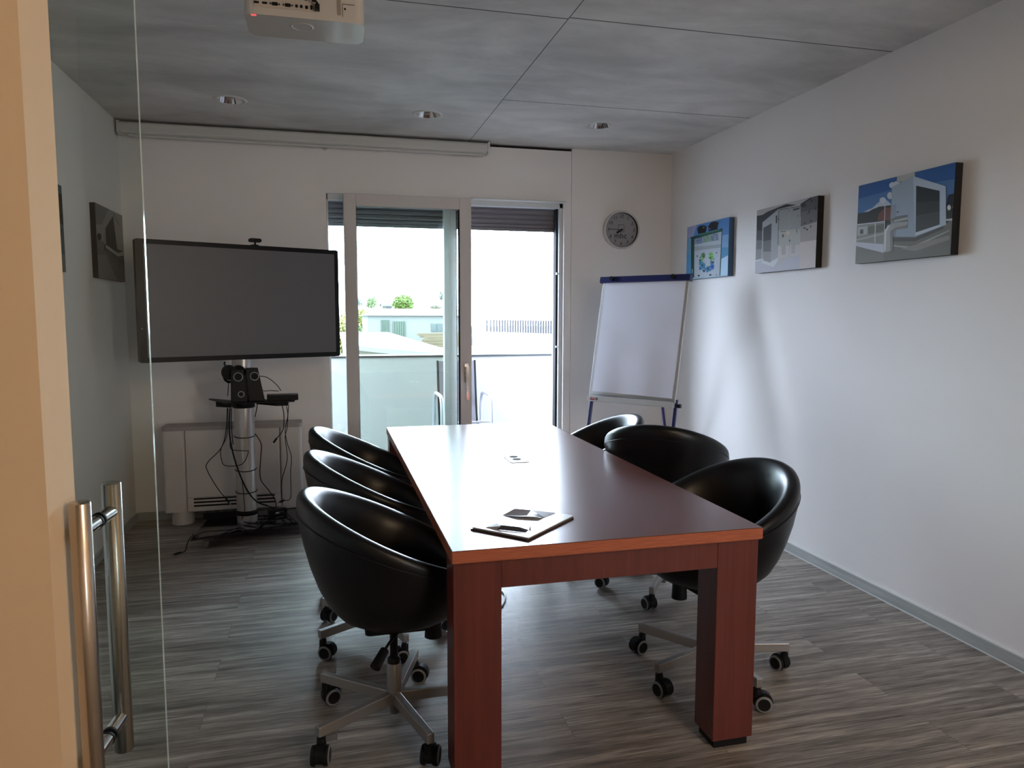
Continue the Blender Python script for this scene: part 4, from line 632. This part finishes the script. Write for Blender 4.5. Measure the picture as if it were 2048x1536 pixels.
def speaker(name_label,x,y,rz,w,d,h,rings,lean):
    t=thing('desktop_speaker',name_label,'speaker',(x,y,.896),rz,'desktop speakers on the stand shelf')
    m=MB(); hw=w/2
    v=[(-hw,-d/2,0),(hw,-d/2,0),(hw,d/2,0),(-hw,d/2,0),(-hw*.86+lean,-d/2+.02,h),(hw*.70+lean,-d/2+.02,h),(hw*.62+lean,d/2,h*.96),(-hw*.8+lean,d/2,h*.96)]
    m.add(v,[(0,3,2,1),(4,5,6,7),(0,1,5,4),(1,2,6,5),(2,3,7,6),(3,0,4,7)],M_blackp); m.build('cabinet',t,.006,3)
    for (rx,rz_,r) in rings:
        yy=-d/2+.02*rz_/h-.002
        q=MB(); TT=Matrix.Translation((rx,yy,rz_))@Matrix.Rotation(-math.atan2(.02,h),4,'X')@TR
        q.lathe([(r-.004,0),(r-.003,.004),(r,.004),(r+.0012,-.001)],mat('ring_grey',(.36,.36,.38),.35),36,TT); q.lathe([(0,-.001),(r*.45,.0005),(r-.004,.0)],M_rubber,36,TT); q.build('driver_ring',t)
speaker('black desktop speaker with two silver rings, left one of the pair',-.548,4.835,.10,.098,.10,.205,[(-.002,.158,.027),(.012,.050,.0185)],-.004)
speaker('black desktop speaker with one silver ring, right one of the pair',-.447,4.862,.12,.098,.09,.212,[(-.010,.158,.026)],-.022)
hp_=thing('headset','black headphones hung over the left desktop speaker','headset',(-.600,4.845,1.080))
q=MB(); q.cyl((-.002,-.020,0),(-.006,.012,.0),.046,M_rubber,n=32); q.build('ear_cup',hp_,.006); q=MB(); q.cyl((.045,.035,.0),(.045,.06,-.01),.044,M_rubber,n=32); q.build('ear_cup',hp_,.006)
q=MB(); q.tube([(-.010,-.004,.03),(-.032,.01,.0),(-.036,.03,-.04),(-.015,.05,-.065),(.02,.055,-.05),(.040,.05,-.02)],.008,M_blackp,8); q.build('headband',hp_)
q=MB(); q.tube([(-.02,.0,.035),(-.03,-.005,.055),(-.024,-.008,.066)],.005,M_blackp); q.build('microphone_boom',hp_)
bx=thing('media_player','flat black player box lying at the right end of the stand shelf','media player',(-.30,4.865,.896),.07)
q=MB(); q.rbox((-.085,-.05,.002),(.105,.05,.036),.006,M_blackp); q.build('housing',bx,.002); q=MB()
for a in(-.07,.09):
    for b2 in(-.035,.035): q.cyl((a,b2,0),(a,b2,.003),.006,M_rubber)
q.build('rubber_foot',bx)
ps=thing('power_strip','black power strip lying at the back left of the stand base','power strip',(-.70,5.135,.084),.06)
q=MB(); q.rbox((-.13,-.03,0),(.10,.03,.045),.006,M_blackp); q.build('housing',ps,.003); q=MB()
for i in range(4): q.cyl((-.10+.055*i,0,.045),(-.10+.055*i,0,.0458),.018,M_rubber)
q.build('outlet',ps)
ad=thing('power_adapter','black power adapter brick on the right rear of the stand base','power adapter',(-.36,5.13,.084),.3)
q=MB(); q.rbox((-.06,-.03,0),(.06,.03,.033),.008,M_blackp); q.build('housing',ad,.004); MB().rbox((-.02,-.0305,.01),(.03,-.0302,.022),.001,M_white,'y').build('sticker',ad)
CL=['thin black cable looping far out left of the column with a metal plug','black cable making a square loop across the stand column','thick black cable running down along the column to the base','short black cable end hanging left of the column','short black cable just right of the column under the shelf','black cable curving down right of the column to the base','black cable with a plug hanging short below the right shelf end','thin black cable with a knot and a plug end, hanging from the right shelf end','thin black cable hanging almost to the base below the right shelf end','thin black wire down the middle of the column','black cable arching from the right speaker over to the player box','short thin cable lying on top of the player box','thin headset cable dropping to the left part of the shelf']
for (r,pts),lb in zip(HANGING_CABLES,CL):
    q=MB(); q.tube(pts,r,M_blackp,8)
    if 'plug' in lb:
        a=Vector(pts[-1]); b3=Vector(pts[-2]); dd=(a-b3).normalized(); q.cyl(a-dd*.005,a+dd*.03,r*2.2,M_blackp); q.cyl(a+dd*.03,a+dd*.045,r*1.3,M_chrome)
    tag(q.build('cable'),lb,'cable')
FL=['black cable snaking along the front edge of the stand base','thin black cable curved over the left front corner of the stand base','black cable crossing the base right of the column','black cable bowing across the right half of the stand base','thin cable lying across the right rear of the stand base','black cable lying from the adapter to the right edge of the stand base']
for (r,pts),lb in zip(FLOOR_CABLES,FL):
    q=MB(); q.tube(pts,r,M_blackp,8); tag(q.build('cable'),lb,'cable')
q=MB(); q.tube([(-.800,4.73,.090),(-.838,4.70,.088),(-.858,4.69,.05),(-.87,4.685,.008),(-.893,4.665,.005)],.003,M_blackp,8); q.cyl((-.893,4.665,.006),(-.925,4.635,.006),.006,M_blackp); q.cyl((-.925,4.635,.006),(-.937,4.624,.006),.003,M_chrome)
tag(q.build('cable'),'black cable end with a metal plug lying on the floor in front of the stand','cable')

# ================================================================== CONVECTOR
cv=thing('convector_heater','low white fan convector against the back wall behind the tv stand','heater',(0,0,0))
cx0,cx1,cy0,cy1=-1.10,-.195,5.285,5.470
q=MB(); q.rbox((cx0+.145,cy0+.004,.095),(cx1-.15,cy1,.655),.004,M_conv); q.build('front_panel',cv,.002)
for a,b4 in ((cx0,cx0+.142),(cx1-.147,cx1)):
    q=MB(); q.rbox((a,cy0,.095),(b4,cy1,.660),.022,M_conv); q.build('side_panel',cv,.003)
q=MB(); q.rbox((cx0,cy0-.001,.656),(cx1,cy1,.684),.022,mat('convector_top',(.36,.33,.32),.5)); q.build('top_panel',cv,.008,3)
q=MB()
for k_ in range(3): q.box((cx0+.185,cy0+.001,.128+.024*k_),(cx1-.19,cy0+.0055,.139+.024*k_),M_gap)
q.box((cx0+.150,cy0+.003,.192),(cx1-.155,cy0+.0045,.1935),M_gap)
q.build('air_slots',cv)
for x in (cx0+.10,cx1-.12):
    q=MB(); q.cyl((x,cy0+.09,0),(x,cy0+.09,.0945),.072,M_conv,n=40); q.build('foot',cv)

# ================================================================== FLIP CHART
fc_=thing('flip_chart','blue framed flip chart easel with blank white paper pad near the right wall','flip chart',(1.880,4.580,0),math.radians(-51.5))
LEAN=.2235; la=math.atan(LEAN)
TL=Matrix.Rotation(-la,4,'X')     # local: x along board, z up the board, -y towards the room
cl=math.cos(la)
q=MB(); q.box((-.335,.0,.875),(.335,.016,1.74),M_boardw,TL); q.build('board',fc_,.002)
nx,nz=14,22; v=[];ff=[]
for j in range(nz+1):
    for i in range(nx+1):
        x=-.307+.624*i/nx; z=.915+(1.722-.915)*j/nz
        yy=-.004-.006*(1-j/nz)**2*(1+.5*math.sin(i*.9))-.0015*math.sin(j*.7+i*.5)
        v.append((x,yy,z-(.012 if j==0 else 0)*i/nx))
for j in range(nz):
    for i in range(nx): a=j*(nx+1)+i; ff.append((a,a+1,a+nx+2,a+nx+1))
q=MB(); q.add(v,ff,M_paper,True,TL); q.box((-.306,-.0035,1.0),(.316,-.0003,1.722),M_paper,TL); q.build('paper_pad',fc_)
q=MB(); q.rbox((-.350,-.022,1.712),(.350,.024,1.757),.006,M_blue,'x',4,TL); q.build('clamp_bar',fc_)
q=MB()
for x in(-.25,.23): q.cyl(TL@Vector((x,-.022,1.738)),TL@Vector((x,-.038,1.738)),.016,M_blackp)
q.build('knob',fc_)
q=MB(); q.box((-.33,-.030,.842),(.33,.0,.848),M_boardw,TL); q.box((-.33,-.034,.842),(.33,-.030,.878),M_boardw,TL); q.box((-.33,0,.842),(.33,.016,.90),M_boardw,TL); q.build('pen_tray',fc_,.002)
q=MB(); TX=TL@Matrix.Translation((-.275,-.0345,.860))@TR; 
q.text('duts',.030,TX,mat('logo_red',(.55,.02,.05),.5)); q.rbox((-.300,-.0343,.850),(-.262,-.0340,.856),.002,M_ink,'y',3,TL); q.rbox((-.252,-.0343,.850),(-.238,-.0340,.867),.005,mat('logo_green',(.03,.14,.07),.5),'y',3,TL); q.build('printed_mark',fc_)
for x in(-.335,.320):
    q=MB(); 
    zt_=.90
    q.rbox((x,.016,.005),(x+.024,.040,zt_),.008,M_blue,'z',3,TL); q.build('leg',fc_)
q=MB(); q.cyl(TL@Vector((.02,.05,1.68)),(.02,.88,.012),.011,M_blue); q.build('rear_leg',fc_)
q=MB()
for pt_ in ((-.323,0.028,.012),(.332,.028,.012)): q.cyl(TL@Vector((pt_[0],pt_[1],-.003)),TL@Vector((pt_[0],pt_[1],.03)),.016,M_rubber)
q.cyl((.02,.885,0.0),(.02,.872,.03),.016,M_rubber); q.build('rubber_foot',fc_)
q=MB(); q.cyl(TL@Vector((.344,.028,.86)),TL@Vector((.368,.028,.86)),.014,M_blackp); q.build('clamp_knob',fc_)
mkx=MB(); mkx.cyl((0,0,0),(.10,0,0),.0065,M_blackp); mkx.cyl((.04,0,0),(.07,0,0),.0068,mat('marker_red',(.22,.06,.04),.5)); mkx.cyl((.10,0,0),(.125,0,0),.0060,M_blackp)
mk_o=mkx.build('marker_pen'); mk_o.matrix_world=fc_.matrix_basis@TL@Matrix.Translation((-.10,-.018,.8552)); tag(mk_o,'black marker pen with a red label lying on the flip chart tray','marker')

# ================================================================== MAGAZINES ON THE TABLE
def slab(name,cx,cy,z,rz,w,d,th,label,cat,cover,inner):
    t=thing(name,label,cat,(cx,cy,z),rz)
    a=MB(); a.box((-w/2+.001,-d/2+.001,.0004),(w/2-.001,d/2-.001,th-.0004),inner); a.build('pages',t)
    c=MB(); c.box((-w/2,-d/2,0),(w/2,d/2,.0004),cover); c.box((-w/2,-d/2,th-.0004),(w/2,d/2,th),cover); c.box((-w/2,-d/2,0),(-w/2+.0008,d/2,th),cover)
    c.build('cover',t); return t
M_cov1=mat('dark_glossy_cover',(.030,.022,.024),.14,noise=(9,.5,(1,1,1))); M_cov2=mat('pale_glossy_cover',(.55,.53,.53),.27); M_pg=mat('magazine_pages',(.38,.35,.34),.6)
ra=math.atan2(2.303-2.09,.797-.564)
slab('magazine',.612,2.272,.7503,ra,.300,.212,.0045,'dark covered magazine at the bottom of the small pile on the table','magazine',M_cov1,mat('dark_pages',(.06,.045,.045),.6))
slab('magazine',.616,2.277,.7549,ra+.02,.297,.210,.0038,'glossy pale magazine lying on top of the dark one','magazine',M_cov2,M_pg)
fo=MB(); M_foil=mat('silver_leaflet',(.50,.50,.56),.16,metal=.5); M_foild=mat('dark_leaflet',(.05,.05,.06),.25)
z0=.7588
def tri(pts,m): fo.add([(a,b,z0+c) for a,b,c in pts],[tuple(range(len(pts)))],m)
tri([(.560,2.410-.05,.0004),(.610,2.418-.03,.013),(.665,2.370,.009),(.640,2.335,.0006)],M_foil)
tri([(.610,2.388,.013),(.700,2.395-.02,.004),(.745,2.345,.0006),(.690,2.300,.001),(.665,2.370,.009)],mat('grey_leaflet',(.30,.29,.32),.4))
tri([(.560,2.36,.0004),(.640,2.335,.0006),(.690,2.300,.001),(.665,2.290,.008),(.600,2.315,.006)],M_foil)
lf=fo.build('folded_leaflet'); tag(lf,'small crumpled silver leaflet on the far side of the magazine pile','leaflet')
sd=lf.modifiers.new('s','SOLIDIFY'); sd.thickness=.0005; sd.offset=0
fo=MB()
tri([(.475,2.235,.0004),(.520,2.262,.004),(.520,2.205,.010),(.500,2.200,.0004)],M_pg)
tri([(.505,2.205,.0006),(.520,2.215,.011),(.575,2.180,.010),(.600,2.165,.003),(.585,2.150,.0006)],M_foild)
tri([(.600,2.165,.003),(.612,2.190,.012),(.606,2.160,.001)],M_foil)
lf=fo.build('folded_leaflet'); tag(lf,'dark folded flyer standing up at the near corner of the magazine pile','leaflet')
sd=lf.modifiers.new('s','SOLIDIFY'); sd.thickness=.0005; sd.offset=0
# white cable under the table
q=MB(); q.tube([(.82,3.34,.711),(.80,3.345,.60),(.76,3.36,.30),(.72,3.37,.05),(.745,3.375,.006),(.796,3.389,.006),(.833,3.459,.006),(.851,3.523,.006),(.846,3.594,.006),(.78,3.68,.006),(.60,3.80,.006),(.42,4.1,.006),(.40,4.6,.006),(.3,4.9,.006)],.0045,M_white,8)
tag(q.build('power_cable'),'white cable curling on the floor underneath the conference table','cable')
# warm fill lamp added out of view in the corridor
lm=thing('fill_globe_lamp','added warm globe lamp behind the camera for fill light','ceiling light',(1.55,-.7,H))
q=MB(); q.lathe([(.16*math.sin(PI*i/16),-.16*math.cos(PI*i/16)-.35) for i in range(17)],mat('fill_lamp_glass',(.9,.85,.75),.4,emit=(1,.74,.48),estr=54.0),40); q.build('fill_lamp_globe',lm)
MB().cyl((0,0,-.19),(0,0,0),.008,M_white).build('suspension_rod',lm)

# ================================================================== BALCONY AND BEYOND
M_par=mat('parapet_render',(.33,.325,.31),.85,bump=(30,.15)); M_cap=mat('parapet_cap',(.012,.014,.017),.4); M_tile=mat('balcony_floor',(.22,.23,.24),.7)
q=MB(); q.box((-3.0,5.80,-.25),(3.6,7.40,-.02),M_tile); struct(q,'floor_balcony')
q=MB(); q.box((-.02,7.12,-.02),(3.6,7.30,1.03),M_par); q.box((-.04,7.10,1.03),(3.6,7.33,1.052),M_cap); q.box((-3.0,7.12,-.02),(-.02,7.30,.99),M_par); struct(q,'wall_balcony','white balcony parapet with a dark metal cap')
q=MB(); q.box((-3.0,5.80,H+.1),(3.6,7.30,H+.35),M_par); struct(q,'shade_slab_balcony')  # overhang added out of view to shade the parapet
q=MB(); q.box((-3.1,5.80,-4),(-3.0,7.40,H+.35),M_par); q.box((3.5,5.80,-.02),(3.6,7.12,H+.1),M_par); struct(q,'wall_balcony_side')
# sling chair on the balcony
bc=thing('balcony_chair','grey mesh balcony chair with silver tube arms behind the balcony door','chair',(1.155,6.42,-.02))
M_tube=mat('silver_tube',(.50,.52,.56),.3,metal=.6); M_mesh=mat('grey_sling',(.15,.14,.16),.6)
q=MB()
v=[];ff=[]
path=[(-.20,.475),(.18,.455),(.20,.48),(.24,.62),(.30,1.035)]
for x in(-.165,.165):
    for y,z in path: v.append((x,y,z))
n_=len(path)
q.add(v,[(i,i+1,n_+i+1,n_+i) for i in range(n_-1)],M_mesh); sl_=q.build('sling_seat',bc); sd=sl_.modifiers.new('s','SOLIDIFY'); sd.thickness=.006
for sx2 in(-1,1):
    q=MB(); x=sx2*.175
    q.tube([(x,-.20,.475),(x,.18,.455),(x,.205,.49),(x,.24,.62),(x,.305,1.04)],.011,M_blackp,10); q.build('side_rail',bc)
    q=MB(); xx=sx2*.220
    q.tube([(xx,-.28,.02),(xx,-.25,.40),(xx,-.245,.66),(xx,-.20,.745),(xx,-.10,.76),(xx,.12,.755),(xx,.2,.70),(xx,.24,.55),(xx,.33,.02)],.016,M_tube,12); q.build('arm_frame',bc)
q=MB(); q.box((-.22,-.22,.45),(.22,-.195,.475),M_tube); q.box((-.22,-.20,.52),(.22,-.185,.535),M_tube); q.box((-.22,.16,.43),(.22,.185,.452),M_tube); q.build('cross_bar',bc,.003)

# outside ground and neighbours (seen small and bright through the door)
M_asph=mat('pale_asphalt',(0.15,0.15,0.15),.9,noise=(.2,.1,(1,1,1))); M_grass=mat('meadow_grass',(0.0425,0.065,0.01),.9,noise=(.15,.35,(1,1,1)))
struct(MB().box((-150,7.5,-4.1),(200,260,-4.0),M_asph),'floor_ground')
mead=MB().box((-20,53,-4.0),(6,230,-3.995),M_grass).build('meadow'); tag(mead,'bright green meadow seen in the left part of the balcony door','meadow',kind='stuff')
M_roof=mat('grey_sheet_roof',(0.04,0.046,0.05),.5); M_roofe=mat('grey_roof_edge',(0.0275,0.0325,0.033),.5); M_beige=mat('beige_shed_wall',(0.06,0.0525,0.0325),.8,noise=(2,.15,(1,1,1)))
sd_=thing('shed','long low shed with a flat grey roof beyond the parapet','building',(0,0,0))
rf=[(.45,24.6),(2.82,17.6),(3.22,20.6),(3.35,43.0),(.66,43.5)]
q=MB(); q.prism(rf,.44,.50,M_roof); q.prism([(.44,24.5),(2.84,17.5),(2.86,17.6),(.46,24.6)],.36,.50,M_roofe); q.build('roof',sd_)
q=MB(); q.prism([(.62,24.9),(2.80,18.3),(3.1,20.7),(3.2,42.6),(.8,43)],-4.0,.44,M_beige); q.build('wall',sd_)
wh_=mat('bright_white_wall',(0.1,0.1,0.1),.8); M_gsh=mat('green_shutter',(0.0275,0.044,0.033),.7); M_tealw=mat('teal_window',(0.0275,0.04,0.0425),.3); M_gr=mat('dark_grey_roof',(0.0375,0.039,0.037),.7); M_wr=mat('white_railing_dark',(.004,.004,.006),.6)
bd=thing('workshop_building','white workshop building with green shutters far behind the shed','building',(0,0,0))
q=MB(); q.box((2.34,45,-4),(8.2,52,1.45),wh_); q.build('wall',bd)
q=MB(); q.add([(2.1,44.8,1.45),(8.4,44.8,1.45),(8.4,48.5,1.9),(3.4,48.5,1.9),(2.1,52.2,1.45),(8.4,52.2,1.45)],[(0,1,2,3),(3,2,5,4),(0,3,4),(0,4,5,1),(1,5,2)],M_gr); q.build('roof',bd)
for (x0_,x1_,za_,zb2,m_) in ((3.14,3.67,.40,1.18,M_gsh),(3.83,4.63,.15,1.10,M_gsh)):
    q=MB()
    for i in range(6): xx=x0_+(x1_-x0_)*i/6; q.box((xx,44.93,za_),(xx+(x1_-x0_)/6-.02,44.99,zb2),m_)
    q.build('shutter',bd)
q=MB(); q.box((6.17,44.95,.48),(6.50,44.99,.96),M_tealw); q.box((6.55,44.95,.48),(6.9,44.99,.96),M_tealw); q.build('window',bd)
hl=thing('white_hall','big white flat roofed hall on the right, with a dark barred railing on top','building',(0,0,0))
q=MB(); q.prism([(7.1,33.4),(9.15,28.4),(30,28.4),(30,50),(9.5,50)],-4,.72,mat('hall_white',(0.11,0.11,0.11),.8)); q.build('wall',hl)
for i in range(27):
    t_=i/26; t_=t_**.85; x=7.15+(9.05-7.15)*t_; y=33.2+(28.6-33.2)*t_
    MB().box((x-.034,y-.034,.72),(x+.034,y+.034,1.235),M_wr).build('railing_bar',hl)
q=MB(); q.tube([(7.1,33.3,1.235),(9.1,28.5,1.235)],.02,M_wr,6); q.build('railing_top',hl)
# timber heap
random.seed(3)
tp=MB()
for i in range(9):
    a=.15*i-.4; tp.box((-1.0,-.09,0),(1.0,.09,.10),mat('weathered_timber',(0.06,0.0425,0.0225),.8),Matrix.Translation((4.75+.10*(i%4),31+.3*i,.10+.12*(i%5)))@Matrix.Rotation(a,4,'Z'))
tp.box((3.75,30.6,-4),(6.3,34,.10),mat('yard_wall',(0.1,0.095,0.085),.8))
tag(tp.build('timber_stack'),'heap of weathered timber behind the grey shed roof','timber',kind='stuff')

def tree(name,label,x,y,zc,rx,rz,col,n,seed,group=None):
    random.seed(seed)
    t=thing(name,label,'tree',(x,y,-3.994),0,group)
    m=mat('foliage_%s'%seed,col,.7,noise=(.9,.35,(1,1,1)))
    q=MB(); zc=zc+3.994
    for i in range(n):
        d=Vector((random.gauss(0,1),random.gauss(0,1),random.gauss(0,1))).normalized()*random.random()**.4
        c=Vector((d.x*rx,d.y*rx,zc+d.z*rz)); s=rx*random.uniform(.07,.13)
        # leaf clump: a few crossing leaf blades
        for k_ in range(5):
            a=Vector((random.gauss(0,1),random.gauss(0,1),random.gauss(0,1))).normalized(); b5=a.orthogonal().normalized(); c2=c+Vector((random.gauss(0,s),random.gauss(0,s),random.gauss(0,s)))
            q.add([tuple(c2-a*s),tuple(c2+b5*s*.6),tuple(c2+a*s),tuple(c2-b5*s*.6)],[(0,1,2,3)],m)
    q.build('foliage',t)
    q=MB(); q.cyl((0,0,0),(0,0,zc),rx*.10,mat('bark',(0.025,0.02,0.015),.9),r1=rx*.04); q.build('trunk',t)
tree('round_tree','round light green tree behind the workshop roof',8.0,80,2.75,1.15,.95,(0.06,0.1,0.0144),900,11)
tree('small_tree','small pale green tree, the wider of two at the left',5.2,90,3.0,.72,.8,(0.08,0.12,0.04),400,12)
tree('small_tree','small bluish green tree just left of the pale one',3.75,90,3.0,.42,.6,(0.056,0.088,0.068),300,13)
tree('conifer','dark bluish tree rising behind the door mullion',8.54,56,3.0,.37,.52,(0.032,0.048,0.04),300,14)
tree('bush','low brownish bush beneath the bluish tree',8.25,57.5,2.05,.5,.26,(0.072,0.06,0.04),250,15)
tree('bush','yellow green bush at the far edge of the meadow',2.9,70,.9,1.7,.9,(0.12,0.12,0.024),700,16)
tree('bush','green bush left of the workshop, beside the meadow',2.35,56,-.3,.9,.9,(0.06,0.096,0.024),500,17)
tree('bush','tall yellow green shrub at the left edge of the door view',.9,48,.2,.9,1.3,(0.112,0.12,0.024),600,18)
hs=thing('gabled_house','tiny distant house with two dark windows beside the round tree','house',(0,0,0))
q=MB(); q.box((7.2,100,-4),(8.5,104,2.9),mat('house_wall',(0.08,0.0775,0.075),.8)); q.build('wall',hs)
q=MB(); q.add([(7.05,99.8,2.7),(8.6,99.8,2.7),(8.6,102,3.25),(7.05,102,3.25),(7.05,104.2,2.7),(8.6,104.2,2.7)],[(0,1,2,3),(3,2,5,4)],mat('house_roof',(0.0375,0.0325,0.035),.7)); q.build('roof',hs)
for x in(7.75,8.1): MB().box((x,99.94,2.45),(x+.16,99.99,2.68),M_ink).build('window',hs)
q=MB(); q.box((7.2,99.5,1.9),(8.5,99.95,2.15),mat('red_brick',(0.065,0.0375,0.0275),.8)); q.build('porch',hs)
